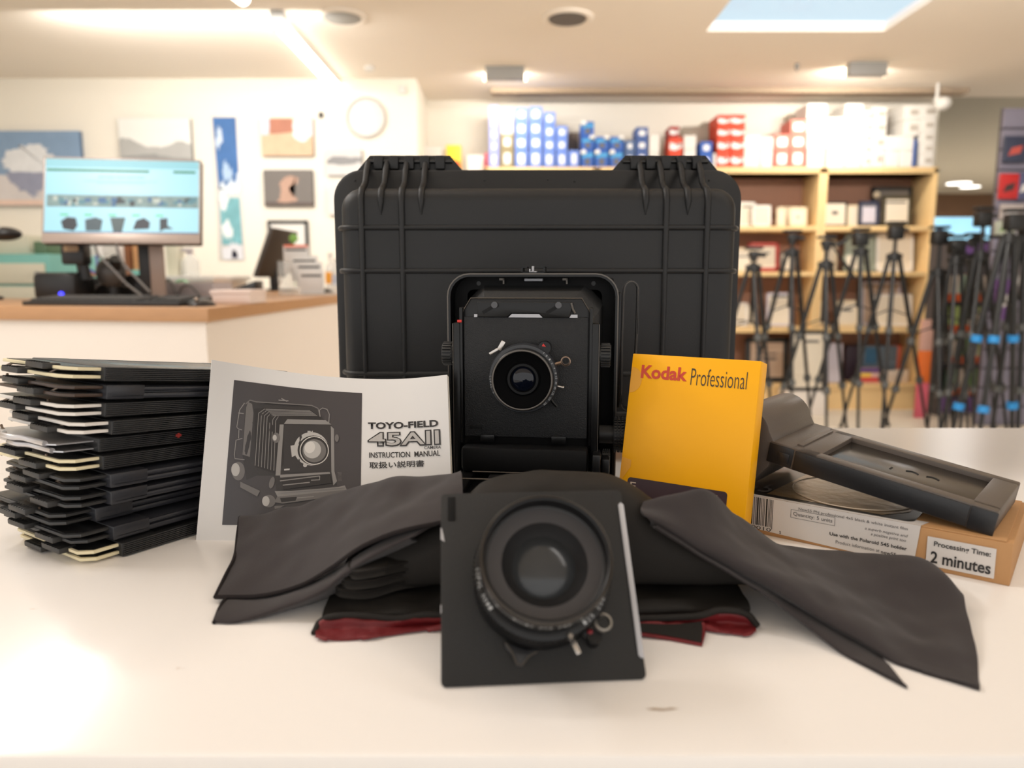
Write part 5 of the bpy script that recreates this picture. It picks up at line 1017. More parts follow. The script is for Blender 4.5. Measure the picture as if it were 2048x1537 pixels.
# leaflet holder in four tiers
lh = K(612, 590); lf = thing('leaflet_holder', 'clear tiered leaflet holder full of white leaflets', 'leaflet holder', lh)
m_acr = mat('acrylic_clear', (236, 240, 240), 0.08, alpha=0.28)
obj('tray', MB().box((-.13, 0, 0), (.13, .34, .006), .001).box((-.13, 0, 0), (-.126, .34, .16), .001).box((.126, 0, 0), (.13, .34, .16), .001), m_acr, lf)
for k, (u0, v0, u1, v1) in enumerate(((598, 541, 648, 590), (592, 524, 645, 575), (582, 512, 636, 562), (566, 490, 618, 548))):
    y = .02 + .085 * k; a, b_ = P(u0, v0, lh.y + y) - lh, P(u1, v1, lh.y + y) - lh
    lt = obj('leaflet', MB().box((a.x, y, max(.004, b_.z)), (b_.x, y + .012, a.z), .001), m_paper, lf)
    obj('title_bar', MB().box((a.x + .01, y - .001, a.z - .030), (b_.x - .01, y, a.z - .020)), m_txt, lt)
    if k == 3: obj('coloured_header', MB().box((a.x + .004, y - .001, a.z - .012), (b_.x, y, a.z)), mat('leaflet_coral', (236, 120, 90), .5), lt)
gp = K(590, 566); tag(obj('green_tag', MB().ball((0, 0, 0), .024, (1, .25, .9)).cyl((0, 0, -.25), (0, 0, 0), .003), mat('tag_green', (130, 178, 84), .5), loc=P(587, 477, lh.y + .40)), 'green and coral round tag on a stick above the leaflets', 'tag')
bpy.data.objects['green_tag'].location.z = P(587, 477, lh.y + .40).z
m_btl = mat('bottle_clear', (232, 232, 228), 0.1, alpha=.45); m_or = mat('label_orange', (240, 170, 60), .5); m_bl = mat('cap_blue', (120, 140, 190), .5)
for k, (u, v0, v1, lab) in enumerate(((655, 505, 583, 'clear bottle with orange label beside the leaflet holder'), (668, 516, 584, 'clear bottle with bluish label against the hard case edge'))):
    a = K(u, v1); h_ = P(u, v0, a.y).z - CZ; t_ = thing('bottle', lab, 'bottle', V((a.x, a.y + .1, CZ)))
    obj('body', MB().lathe([(.001, 0), (.032, 0), (.033, .01), (.033, h_ * .65), (.014, h_ * .78), (.014, h_ * .9)], None, 24), m_btl, t_); obj('cap', MB().cyl((0, 0, h_ * .88), (0, 0, h_), .016), m_fix, t_)
    obj('label', MB().lathe([(.0338, h_ * .2), (.0338, h_ * .5)], None, 24), (m_or, m_bl)[k], t_)

# black gear under the monitor
ct_ = K(118, 604); t_ = thing('card_terminal', 'black card payment terminal on a stand under the monitor', 'card terminal', V((ct_.x, ct_.y + .17, CZ)))
def lz(u, v): p = P(u, v, ct_.y + .17); return p.x - ct_.x, p.z - CZ
q = MB().box((lz(82, 590)[0], -.05, 0), (lz(166, 590)[0], .10, lz(0, 545)[1]), .02); obj('base', q, m_monb, t_)
obj('neck', MB().tube([(lz(120, 0)[0], .02, lz(0, 560)[1]), (lz(115, 0)[0], .02, lz(0, 515)[1])], .022), m_monb, t_)
hd = obj('head', MB().box((lz(88, 0)[0], -.03, lz(0, 530)[1]), (lz(135, 0)[0], .03, lz(0, 488)[1]), .008), m_monb, t_); obj('display', MB().box((lz(97, 0)[0], -.033, lz(0, 504)[1]), (lz(127, 0)[0], -.029, lz(0, 492)[1])), mat('display_tan', (150, 122, 86), .4), hd)
obj('status_light', MB().ball((lz(92, 0)[0], -.055, lz(0, 588)[1]), .008), mat('led_blue', (60, 60, 255), .4, emit=4), t_)
a = K(210, 602); yb = a.y + .22
def bxz(u, v): p = P(u, v, yb); return p.x - a.x, p.z - CZ
t_ = thing('desk_caddy', 'black desk caddy with pens under the monitor', 'desk caddy', V((a.x, yb, CZ)))
obj('tray', MB().box((bxz(165, 0)[0], 0, 0), (bxz(242, 0)[0], .12, bxz(0, 550)[1]), .004).box((bxz(130, 0)[0], 0.01, 0), (bxz(170, 0)[0], .1, bxz(0, 556)[1]), .006), m_monb, t_)
for u0, v0, u1, v1, m, lab in ((170, 534, 198, 552, mat('pen_blue', (50, 72, 160), .4), 'blue pen lying across the black desk caddy'), (178, 548, 210, 552, mat('pen_orange', (230, 150, 50), .4), 'orange pen in the black desk caddy'), (193, 510, 196, 548, m_bl, 'pale blue pen upright in the black desk caddy')):
    p0_, p1_ = P(u0, v0, yb + .05), P(u1, v1, yb + .05); tag(obj('pen', MB().cyl((0, 0, 0), p1_ - p0_, .006, seg=10), m, loc=p0_), lab, 'pen')
c = P(222, 545, yb - .08); t_ = thing('webcam', 'round dark grey webcam leaning above the desk caddy', 'webcam', c); obj('head', MB().ball((0, 0, 0), .055, (1, .7, 1)), mat('webcam_grey', (84, 82, 80), .4), t_); obj('lens', MB().cyl((.03, -.02, .02), (.045, -.045, .05), .02), m_monb, t_)
obj('foot', MB().cyl((0, .01, -.03), (0, .01, CZ - c.z), .02), m_monb, t_)
t_, w_, h_ = cbox_('card_box', 'small blue box leaning by the monitor stand', 'box', 243, 552, 286, 596, .05, mat('card_blue', (34, 92, 158), .5)); t_.location.y += .0
a = K(142, 600); tag(obj('crumpled_tissue', MB().ball((0, 0, .02), .03, (1, .8, .9)), mat('tissue_pink', (224, 204, 196), .8), loc=V((a.x, a.y + .08, CZ))), 'small crumpled pale tissue by the card terminal', 'tissue')
me = bpy.data.objects['crumpled_tissue'].data
for q_ in me.vertices: q_.co += q_.co.normalized() * .010 * noise.noise(q_.co * 90); q_.co.z = max(0, q_.co.z)
a = K(334, 596); tag(obj('tape_dispenser', MB().lathe([(.03, -.012), (.03, .012), (.022, .012), (.022, -.012), (.03, -.012)], TR(0, 0, .045) @ RX(PI / 2), 24).box((-.012, -.012, 0), (.012, .012, .02)), mat('translucent_green', (140, 206, 160), .3), loc=V((a.x, a.y + .15, CZ))), 'small green ring of tape beside the monitor stand', 'tape')
for nm, pts_, lab in (('cable', [(190, 490), (198, 512), (222, 535), (250, 565), (284, 592)], 'grey cable hanging from the monitor down to the blue box'), ('cable', [(232, 488), (236, 505), (242, 520), (262, 545), (300, 585)], 'second grey cable hanging behind the monitor beside its stand'), ('cable', [(185, 600), (192, 575), (215, 567), (255, 574)], 'short grey cable looping over the desk caddy front'), ('mouse_cable', [(318, 600), (335, 560), (345, 572), (355, 590), (365, 574), (380, 572), (400, 592)], 'thin grey mouse cable looping by the lilac box')):
    pp = [P(u, v, 2.56) if nm == 'cable' and pts_[0][1] < 500 else P(u, v, K(u, 600).y + .1) for u, v in pts_]; pp[-1].z = max(pp[-1].z, CZ + .004)
    o_ = pp[-1].copy(); tag(obj(nm, MB().tube([cat(pp, k / 30) - o_ for k in range(31)], .004, 6), mat('cable_grey', (110, 108, 106), .5), loc=o_), lab, 'cable')
# bench behind the counter with teal cabinet, papers and bags
m_teal = mat('cabinet_teal', (126, 190, 182), .5); m_crm = mat('drawer_cream', (214, 210, 190), .5)
yc = 3.7; a, b_ = P(-60, 508, yc), P(96, 508, yc); t_ = thing('drawer_cabinet', 'teal cabinet with cream drawers behind the monitor', 'cabinet', V(((a.x + b_.x) / 2, yc, 0)))
w_ = b_.x - a.x; obj('carcass', MB().box((-w_ / 2, 0.006, 0), (w_ / 2, .5, a.z), .004), m_teal, t_)
z1 = P(0, 527, yc).z; z2 = P(0, 573, yc).z
for k in range(4):
    zt, zb = z1 - k * (z1 - z2) , z1 - (k + 1) * (z1 - z2) + .012
    dw = obj('drawer', MB().box((-w_ / 2 + .02, -.012, zb), (w_ / 2 - .02, .006, zt), .004), m_crm, t_); obj('knob', MB().ball((.14, -.02, (zt + zb) / 2), .012), m_fixg, dw)
def ybox(name, label, cat_, u0, v0, u1, v1, y, yd, m, zb=None):
    a, b_ = P(u0, v0, y), P(u1, v1, y); zb_ = b_.z if zb is None else zb
    return tag(obj(name, MB().box((-(b_.x - a.x) / 2, 0, 0), ((b_.x - a.x) / 2, yd, a.z - zb_), .004), m, loc=V(((a.x + b_.x) / 2, y, zb_))), label, cat_)
ybox('box', 'green tin on top of the teal cabinet', 'tin', 66, 483, 94, 507, yc + .05, .2, mat('tin_green', (92, 120, 92), .5), P(0, 508, yc).z)
ybox('box', 'pale file box standing on the teal cabinet', 'file box', -20, 470, 60, 507, yc + .12, .25, m_crm, P(0, 508, yc).z)
bnz = P(0, 552, 4.3).z
bn = thing('back_bench', 'white bench along the wall behind the monitor', 'bench', V((P(300, 500, 4.3).x, 4.3, 0))); x0, x1 = P(105, 500, 4.3).x - bn.location.x, P(425, 500, 4.3).x - bn.location.x
obj('benchtop', MB().box((x0, 0, bnz - .03), (x1, .6, bnz), .003), m_fix, bn); obj('body', MB().box((x0 + .02, .03, 0), (x1 - .02, .58, bnz - .03)), m_cbody, bn)
sy = 4.45; sp0 = P(382, 552, sy); h_ = P(382, 492, sy).z - bnz; t_ = thing('spray_bottle', 'clear spray bottle on the bench past the monitor stand', 'bottle', V((sp0.x, sy, bnz)))
obj('body', MB().lathe([(.001, 0), (.05, 0), (.052, .02), (.05, h_ * .5), (.02, h_ * .7)], None, 24), m_btl, t_); obj('spray_head', MB().cyl((0, 0, h_ * .68), (0, 0, h_ * .8), .018).box((-.05, -.012, h_ * .8), (.02, .012, h_ * .92), .005), m_lil, t_)
ybox('paper_stack', 'white upright paper folder on the bench behind the monitor', 'folder', 158, 488, 200, 551, 4.4, .1, m_paper, bnz)
ybox('paper_stack', 'second white paper folder by the brown paper bags', 'folder', 202, 486, 238, 551, 4.45, .1, m_lab, bnz)
ybox('paper_bag', 'dark brown paper bag behind the monitor stand', 'bag', 246, 486, 262, 551, 4.42, .12, mat('bag_brown', (140, 88, 56), .7), bnz)
ybox('paper_bag', 'orange brown paper bag against the monitor stand', 'bag', 263, 486, 282, 551, 4.42, .12, mat('bag_tan', (206, 152, 106), .7), bnz)
ybox('file_box', 'teal and white file box on the bench by the stand', 'file box', 262, 540, 292, 560, 4.34, .05, m_teal, bnz)
ybox('paper_stack', 'cream folder at the bench end past the monitor stand', 'folder', 330, 486, 357, 551, 4.42, .1, m_crm, bnz)
c = P(8, 468, 2.75); t_ = thing('desk_lamp', 'black desk lamp head beside the monitor, above the counter', 'lamp', c)
obj('head', MB().ball((0, 0, 0), .05, (1.2, 1, .5)).box((-.02, -.02, -.012), (.055, .02, .008), .006), m_monb, t_); obj('bulb', MB().ball((-.005, -.035, .018), .016), m_paper, t_)
obj('arm', MB().tube([(-.03, .02, 0), (-.12, .05, -.03), (-.16, .08, CZ - c.z)], .008), m_monb, t_); obj('base', MB().cyl((-.16, .08, CZ - c.z + .012), (-.16, .08, CZ - c.z), .07), m_monb, t_)
# ------------------------------------------------------------------ bookshelves
YS = 6.28
m_wood = mat('shelf_birch', (236, 202, 146), 0.5, var=(4, 0.08), stretch=(1, 1, 10)); m_sback = mat('shelf_back_brown', (154, 112, 90), 0.7, var=(3, 0.1))
SU = [968, 1192, 1416, 1640, 1866]
LV = [(334, 347), (452, 462), (544, 553), (655, 666), (770, 781)]
zt = lambda v: P(1700, v, YS).z
UN = ['first', 'second', 'third', 'end']
for k in range(4):
    x0, x1 = P(SU[k], 500, YS).x, P(SU[k + 1], 500, YS).x; w_ = x1 - x0 - 0.004
    t_ = thing('bookcase', ['birch bookcase beside the wall corner carrying the blue edged white cartons', 'birch bookcase carrying the blue cartons with grey squares', 'birch bookcase whose red bordered frame stands on a shelf', 'birch bookcase at the passage end, behind the tripods'][k], 'bookcase', V((x0 + w_ / 2, YS, 0)), group='row of birch bookcases')
    for s in (-1, 1): obj('side_panel', MB().box((s * (w_ / 2 - .016) - .016, 0, 0), (s * (w_ / 2 - .016) + .016, .36, zt(336)), .002), m_wood, t_)
    for v0, v1 in LV: obj('shelf', MB().box((-w_ / 2 + .03, .004, zt(v1)), (w_ / 2 - .03, .35, zt(v0)), .002), m_wood, t_)
    obj('top', MB().box((-w_ / 2, 0, zt(347)), (w_ / 2, .43, zt(334)), .002), m_wood, t_)
    obj('back_panel', MB().box((-w_ / 2 + .02, .35, .02), (w_ / 2 - .02, .358, zt(345))), m_sback, t_)
    obj('plinth', MB().box((-w_ / 2 + .03, .012, 0), (w_ / 2 - .03, .03, zt(781))), m_wood, t_)
for nm in [o for o in bpy.data.objects if o.name.startswith('shelf') and o.parent]: pass
# ------------------------------------------------------------------ cartons on top of the bookcases
def cm(n_, c_): return mat('carton_' + n_, c_, 0.55, var=(12, 0.04))
CM = dict(w=cm('white', (232, 228, 222)), wb=cm('blue_edge', (112, 144, 224)), b=cm('blue', (46, 96, 184)), r=cm('orange_red', (222, 72, 38)), dr=cm('dark_red', (164, 42, 36)), g=cm('grey', (176, 166, 150)), d=cm('taupe', (140, 126, 112)), t=cm('tan_edge', (150, 138, 104)), n=cm('navy_top', (84, 108, 150)), bs=cm('blue_strip', (70, 98, 160)), lv=cm('lavender', (158, 168, 236)), rw=cm('red_edge', (216, 120, 104)))
m_lw = mat('carton_front_white', (240, 240, 240), .5, var=(25, .04)); m_lg = mat('carton_front_grey', (96, 96, 100), .5, var=(25, .2)); m_lt = mat('carton_front_cyan', (70, 160, 214), .5, var=(10, .1)); m_lgt = mat('carton_print_grey', (186, 178, 168), .6, var=(30, .2))
TOPZ = zt(334)
ORD = ['lowest', 'second', 'third', 'fourth', 'topmost']
Z2 = lambda x, y: (940 + x * 560 / 2048, 180 + y * 170 / 622)
Z3 = lambda x, y: (1400 + x * 648 / 2048, 180 + y * 300 / 948)
CT = [  # frame, x0, x1, [tops from the shelf up ... highest], bottom, kind, front, depth, phrase
 (Z2, 135, 216, [455, 370, 285, 205, 110], 545, 'lv', 'w', .18, 'lavender edged white carton', 'stack beside the wall corner'),
 (Z2, 222, 320, [435, 325], 545, 't', 'w', .18, 'tan edged white carton', 'stack second from the corner'), (Z2, 222, 320, [225, 125], 325, 'w', None, .18, 'plain white carton', 'stack over the tan edged ones'),
 (Z2, 326, 426, [440, 335, 230, 128], 545, 'wb', 'w', .18, 'blue edged white carton', 'stack third from the corner'),
 (Z2, 430, 531, [440, 335, 230, 120], 545, 'wb', 'w', .18, 'blue edged white carton', 'tallest stack beside the stepped ones'),
 (Z2, 534, 625, [450, 355, 258, 160], 545, 'wb', 'w', .18, 'blue edged white carton', 'stack one step lower'),
 (Z2, 628, 716, [450, 355, 262], 545, 'wb', 'w', .18, 'blue edged white carton', 'stack of three'),
 (Z2, 719, 803, [440], 545, 'wb', 'w', .18, 'single blue edged white carton', 'spot next to the blue boxes'),
 (Z2, 812, 908, [440, 337, 230], 545, 'b', 'g', .2, 'blue carton with grey square', 'three high stack'), (Z2, 913, 1016, [440, 340], 545, 'b', 'g', .2, 'blue carton with grey square', 'middle stack of the blue ones'), (Z2, 1021, 1124, [440, 340], 545, 'b', 'g', .2, 'blue carton with grey square', 'stack by the navy topped cartons'),
 (Z2, 1130, 1208, [455, 366], 545, 'n', 'w', .2, 'navy topped white carton', 'stack after the blue ones'), (Z2, 1212, 1302, [450, 360, 270], 545, 'bs', 'w', .2, 'blue striped white carton', 'slim three high stack'), (Z2, 1308, 1386, [460, 322], 545, 'w', None, .2, 'pale grey white carton', 'stack before the dark red one'),
 (Z2, 1452, 1552, [470, 347], 545, 'r', 'p', .2, 'orange red carton', 'stack under the dark red one'), (Z2, 1456, 1536, [265], 347, 'dr', 'p', .2, 'dark red small carton', 'top of the short red stack'), (Z2, 1560, 1652, [432, 330], 545, 'w', None, .2, 'white carton with red corner', 'pair beside the short red stack'),
 (Z2, 1682, 1772, [470, 376], 545, 'b', 'w', .2, 'blue carton with white square', 'pair before the tall red stacks'), (Z2, 1775, 1803, [462], 545, 'w', None, .2, 'narrow white carton', 'gap at the foot of the tall red stack'),
 (Z2, 1806, 1904, [455, 352, 265, 180], 556, 'r', 'p', .26, 'orange red carton', 'first tall red stack'), (Z2, 1907, 2006, [455, 352, 265, 178], 556, 'r', 'p', .26, 'orange red carton', 'tall red stack beside white cartons'),
 (Z3, 277, 380, [376, 285], 482, 'w', None, .2, 'big white carton', 'pair right after the tall red stacks'), (Z3, 383, 460, [382, 296], 482, 'w', None, .2, 'white carton', 'lower pair before the red edged ones'),
 (Z3, 470, 566, [380, 278], 480, 'rw', 'w', .24, 'red edged white carton', 'pair of red edged ones'), (Z3, 570, 666, [376, 280, 186], 480, 'rw', 'w', .24, 'red edged white carton', 'three high red edged stack'),
 (Z3, 676, 786, [380, 280, 184, 84], 482, 'w', None, .3, 'bright white carton', 'tall stack over the bookcase joint'),
 (Z3, 800, 914, [380, 276, 172], 484, 'w', None, .24, 'cream white carton', 'stack past the bookcase joint'), (Z3, 918, 1016, [380, 280, 182, 84], 484, 'w', None, .24, 'cream white carton', 'tall stack past the bookcase joint'),
 (Z3, 1020, 1084, [410, 340, 270, 200, 130], 482, 'w', 'l', .24, 'narrow printed white carton', 'narrow stack of five'), (Z3, 1087, 1166, [380, 282, 192, 108], 480, 'w', 'l', .24, 'printed white carton', 'stack beside the narrow five'),
 (Z3, 1169, 1256, [382, 290], 478, 'w', None, .24, 'white carton', 'low pair in the dip'), (Z3, 1259, 1342, [382, 290], 478, 'w', None, .24, 'white carton', 'low pair beside the blue strip'), (Z3, 1346, 1366, [310], 476, 'bs', None, .24, 'thin blue upright carton', 'slot near the shelf end'),
 (Z3, 1290, 1384, [185, 96], 290, 'w', 'l', .24, 'printed white carton', 'pair over the blue strip'), (Z3, 1388, 1476, [402, 336, 262, 180, 92], 474, 'w', 'l', .24, 'small printed white carton', 'stack at the very shelf end')]
ysf = YS + 0.03
random.seed(21)
for Zf, x0, x1, tops, bot, kind, front, dp_, ph, wh in CT:
    prev_v = Zf(x0, bot)[1]; zprev = None
    for j, tp in enumerate(tops):
        u0, v1 = Zf(x0, bot); u1, v0 = Zf(x1, tp)
        a, b_ = P(u0, v0, ysf), P(u1, v1, ysf)
        zb = TOPZ + 0.0005 if (zprev is None and abs(P(u0, prev_v, ysf).z - TOPZ) < .06) else (zprev if zprev is not None else P(u0, prev_v, ysf).z + .0005)
        ztp = a.z; w_ = b_.x - a.x; jx = random.uniform(-.0012, .0012)
        pos = ORD[j] if len(tops) > 1 else 'alone'
        if j == len(tops) - 1 and len(tops) > 1: pos = 'topmost'
        lab = f"{ph}, {pos} in the {wh}" if len(tops) > 1 else f"{ph} at the {wh}"
        dpp = dp_ + (.10 if kind in 'w' else 0)
        o = obj('carton', MB().box((-w_ / 2 + .005, 0, 0), (w_ / 2 - .005, min(dpp, .275), ztp - zb - .0015), .003, seg=1), CM[kind], loc=V(((a.x + b_.x) / 2 + jx, ysf, zb)))
        tag(o, lab, 'carton', 'cartons on top of the bookcases')
        h_ = ztp - zb - .0015; M_ = Matrix(((1, 0, 0, 0), (0, 0, -1, -.0012), (0, 1, 0, 0), (0, 0, 0, 1)))
        if front in ('w', 'l', 'p', 'g'):
            q = MB()
            if front == 'w': q.flat(rrect(-w_ / 2 + .028, .026, w_ / 2 - .028, h_ - .026, min(.04, w_ * .15), 4), M_); m_ = m_lw
            if front == 'g': q.flat(rrect(-w_ * .2, h_ * .15, w_ * .2, h_ * .52, .01, 3), M_); m_ = m_lg
            if front == 'p': q.flat([(-w_ * .42, h_ * .30), (-w_ * .05, h_ * .22), (w_ * .42, h_ * .40), (w_ * .40, h_ * .66), (w_ * .05, h_ * .60), (-w_ * .40, h_ * .70)], M_); m_ = m_lw
            if front == 'l': q.flat(rrect(-w_ * .1, h_ * .3, w_ * .38, h_ * .7, .01, 3), M_); m_ = m_lgt
            obj('front_print', q, m_, o, 0)
            if front == 'g':
                obj('cyan_band', MB().flat([(-w_ * .42, h_ * .55), (w_ * .42, h_ * .62), (w_ * .42, h_ * .85), (-w_ * .42, h_ * .78)], M_), m_lt, o, 0); obj('price_dot', MB().flat(ell(w_ * .3 * (1 if j % 2 else -1), h_ * .88, .022, .022, 14), M_), m_lw, o, 0)
            if front == 'p': obj('print_mark', MB().flat([(w_ * .12, h_ * .45), (w_ * .3, h_ * .5), (w_ * .26, h_ * .7), (w_ * .1, h_ * .64)], M_), m_lgt, o, 0)
        zprev = ztp
# deep grey cartons showing their long sides behind the stacks
for Zf, x0, x1, tp, lab in ((Z2, 724, 792, 312, 'taupe carton set back behind the single blue edged one'), (Z2, 1556, 1700, 268, 'long grey carton lying behind the short red stack'), (Z2, 1704, 1800, 235, 'grey carton set back before the tall red stacks'), (Z3, 566, 672, 150, 'tall grey carton set back behind the red edged stack'), (Z3, 1168, 1288, 130, 'tan grey carton set back behind the dip in the stacks')):
    (u0, v0), (u1, v1) = Zf(x0, tp), Zf(x1, 540 if Zf is Z2 else 480); y = YS + .310; a, b_ = P(u0, v0, y), P(u1, v1, y)
    tag(obj('carton', MB().box((-(b_.x - a.x) / 2, 0, 0), ((b_.x - a.x) / 2, .115, a.z - TOPZ), .003), CM['d'] if x0 in (724, 1168) else CM['g'], loc=V(((a.x + b_.x) / 2, y, TOPZ + .0005))), lab, 'carton', 'cartons on top of the bookcases')
# low things on the shelf end by the wall corner
cbz = TOPZ
lowx = P(905, 320, 6.2)
st_ = thing('low_cupboard', 'white low cupboard by the wall corner carrying a yellow pack', 'cupboard', V((P(906, 400, 6.3).x, 6.3, 0)))
w_ = (P(962, 400, 6.3).x - P(850, 400, 6.3).x); obj('body', MB().box((-w_ / 2, 0.01, 0), (w_ / 2, .38, P(0, 343, 6.3).z - .03)), m_cbody, st_); obj('top', MB().box((-w_ / 2 - .005, 0, P(0, 343, 6.3).z - .03), (w_ / 2 + .005, .4, P(0, 343, 6.3).z), .003), m_wood, st_)
def up(name, label, cat_, u0, v0, u1, v1, y, yd, m, zb): return ybox(name, label, cat_, u0, v0, u1, v1, y, yd, m, zb)
lz_ = P(0, 343, 6.3).z + .0005
o = up('pack', 'yellow and red pack beside the first case hinge', 'pack', 892, 290, 922, 340, 6.4, .1, mat('pack_yellow', (246, 206, 60), .5), lz_)
obj('red_print', MB().flat([(-.05, .01), (.06, .02), (.05, .09), (-.02, .11)], Matrix(((1, 0, 0, 0), (0, 0, 1, -.0015), (0, 1, 0, 0), (0, 0, 0, 1)))), mat('pack_red', (214, 80, 50), .5), o)
up('pack', 'white pack by the wall corner', 'pack', 845, 294, 888, 340, 6.45, .1, m_paper, lz_); up('pack', 'low white pack with tan foot next to the yellow one', 'pack', 934, 310, 968, 340, 6.38, .1, CM['w'], lz_)
up('pack', 'thin pink upright pack beside the lavender edged cartons', 'pack', 970, 305, 974.5, 336, YS + .03, .1, mat('pack_pink', (210, 60, 100), .5), TOPZ)
# ------------------------------------------------------------------ frames and albums on the shelves
m_matb = mat('photo_mat_cream', (228, 216, 196), .6, var=(6, .03)); FRM = dict(black=mat('frame_black_wood', (40, 38, 36), .45), navy=mat('frame_navy', (44, 50, 72), .45), olive=mat('frame_olive', (72, 64, 44), .45), cream=mat('frame_cream', (232, 214, 182), .5), red=mat('frame_red', (178, 62, 50), .45), green=mat('frame_grey_green', (150, 156, 140), .3), white=mat('frame_white', (236, 230, 222), .5), grey=mat('frame_grey', (120, 112, 104), .5), lilac=mat('frame_lilac', (206, 200, 210), .5), taupe=mat('mat_taupe', (188, 162, 140), .6))
def shelf_frame(label, u0, v0, u1, v1, y, fr, inner, fw, mark=None, lean=.10):
    a, b_ = P(u0, v0, y), P(u1, v1, y); vb = min(LV, key=lambda s_: abs(s_[0] - v1)); zb = zt(vb[0]) + .0015 + .018 * math.sin(lean)
    w_, h_ = b_.x - a.x, a.z - b_.z; t_ = thing('framed_photo', label, 'photo frame', M=Matrix.Translation(((a.x + b_.x) / 2, y, zb)) @ RX(-lean), group='frames and albums on the bookcase shelves')
    f = fw; q = MB()
    for x0, z0, x1, z1 in ((-w_ / 2, 0, -w_ / 2 + f, h_), (w_ / 2 - f, 0, w_ / 2, h_), (-w_ / 2, h_ - f, w_ / 2, h_), (-w_ / 2, 0, w_ / 2, f)): q.box((x0, 0, z0), (x1, .018, z1), .002, seg=1)
    obj('border', q, FRM[fr], t_); obj('insert', MB().box((-w_ / 2 + f * .5, .004, f * .5), (w_ / 2 - f * .5, .016, h_ - f * .5)), inner, t_)
    if mark:
        q = MB()
        for x0, z0, x1, z1 in mark: q.box((x0 * w_, .002, z0 * h_), (x1 * w_, .0045, z1 * h_))
        obj('printed_mark', q, m_txtg, t_)
for a in [('white album with a black bar on the top shelf by the hard case', 1477, 402, 1511, 452, YS + .14, 'white', m_matb, .02, [(-.2, .78, .3, .84)]),
 ('white album in front of another on the top shelf', 1506, 410, 1542, 453, YS + .10, 'white', m_matb, .02), ('cream narrow album, first of a row on the top shelf', 1555, 412, 1574, 452, YS + .14, 'cream', m_matb, .02), ('cream album behind the square cream frame on the top shelf', 1570, 411, 1596, 452, YS + .18, 'cream', m_matb, .02),
 ('square cream frame with a tiny dot near the bookcase joint', 1580, 414, 1614, 453, YS + .09, 'cream', m_matb, .02, [(-.06, .42, .06, .52)]),
 ('thin black framed cream picture with a small dark square', 1648, 401, 1694, 451, YS + .10, 'black', m_matb, .016, [(-.12, .48, .12, .62)], .06), ('plain cream album between the black and the navy frame', 1697, 407, 1720, 451, YS + .14, 'cream', m_matb, .02), ('navy framed picture on the top shelf', 1720, 400, 1758, 451, YS + .09, 'navy', FRM['lilac'], .03, [(-.3, .78, .3, .84)], .06),
 ('big black and grey frame standing behind the olive frame', 1747, 368, 1822, 451, YS + .26, 'black', FRM['grey'], .03, None, .06), ('dark olive framed cream picture at the end of the top shelf', 1768, 390, 1822, 452, YS + .12, 'olive', m_matb, .028, [(-.42, .76, .3, .82)], .06),
 ('cream picture on the second shelf by the hard case', 1468, 500, 1506, 548, YS + .10, 'cream', m_matb, .02, [(-.3, .6, .3, .66)]), ('red framed white picture on the second shelf', 1497, 489, 1558, 548, YS + .16, 'red', m_matb, .034, [(-.3, .6, .2, .66)]), ('small grey bordered picture on the second shelf beyond the red frame', 1562, 508, 1590, 547, YS + .12, 'grey', m_matb, .02),
 ('slim cream picture on the second shelf by the bookcase joint', 1640, 478, 1674, 543, YS + .24, 'cream', m_matb, .02), ('grey green glass frame on the second shelf', 1694, 466, 1752, 543, YS + .16, 'green', FRM['green'], .02), ('smaller glass frame with white insert on the second shelf', 1690, 505, 1720, 543, YS + .08, 'green', m_matb, .02), ('wide white picture filling the end of the second shelf', 1758, 466, 1826, 543, YS + .14, 'white', m_matb, .02),
 ('cream picture with a black bar low on the third shelf by the hard case', 1462, 608, 1496, 655, YS + .10, 'white', m_matb, .02, [(-.2, .2, .35, .27)]), ('small cream picture on the third shelf beside it', 1497, 613, 1516, 655, YS + .12, 'cream', m_matb, .02), ('grey white picture on the third shelf beneath the red frame', 1536, 588, 1582, 655, YS + .10, 'lilac', m_matb, .02, [(-.32, .86, .32, .92)]),
 ('pale cream picture on the third shelf beside the bookcase joint', 1620, 603, 1653, 652, YS + .26, 'cream', m_matb, .02, [(-.3, .22, .3, .27)]), ('rounded cream picture in the middle of the third shelf', 1673, 601, 1718, 653, YS + .10, 'cream', m_matb, .025, [(-.2, .58, .2, .66)]), ('wide white picture on the third shelf end', 1752, 590, 1824, 654, YS + .12, 'white', m_matb, .02), ('grey bordered panel standing high behind the white picture on the third shelf', 1728, 566, 1800, 654, YS + .22, 'lilac', FRM['taupe'], .02),
 ('dark framed taupe picture on the lowest shelf by the yellow box', 1494, 680, 1576, 770, YS + .12, 'black', FRM['taupe'], .045, [(-.28, .62, .22, .65), (-.28, .50, .22, .55)]), ('lilac white framed picture beside the tall one on the lowest shelf', 1652, 692, 1684, 771, YS + .10, 'lilac', FRM['lilac'], .02)]: shelf_frame(*a)
fy = 6.02; fb0, fb1 = P(1583, 662, fy), P(1650, 783, fy)
tag(obj('display_block', MB().box((-.17, 0, 0), (.17, .18, fb1.z), .004), m_cbody, loc=V(((fb0.x + fb1.x) / 2, fy - .02, 0))), 'low white block before the bookcase joint carrying the tall framed picture', 'block')
LV.append((783, 783)); _zt = zt
zt = lambda v: fb1.z if v == 783 else _zt(v)
shelf_frame('tall black framed white picture on a low block before the bookcase joint', 1583, 662, 1650, 783, fy, 'black', m_matb, .028, [(-.1, .8, .28, .84)], .03)
zt = _zt; LV.pop()
tag(obj('price_ball', MB().ball((0, 0, .03), .03), FRM['cream'], loc=V((P(1757, 393, YS + .2).x, YS + .235, P(1757, 390, YS + .235).z - .03))), 'small cream ball ornament on the black and grey frame corner', 'ornament')
lsz = zt(770) + .001
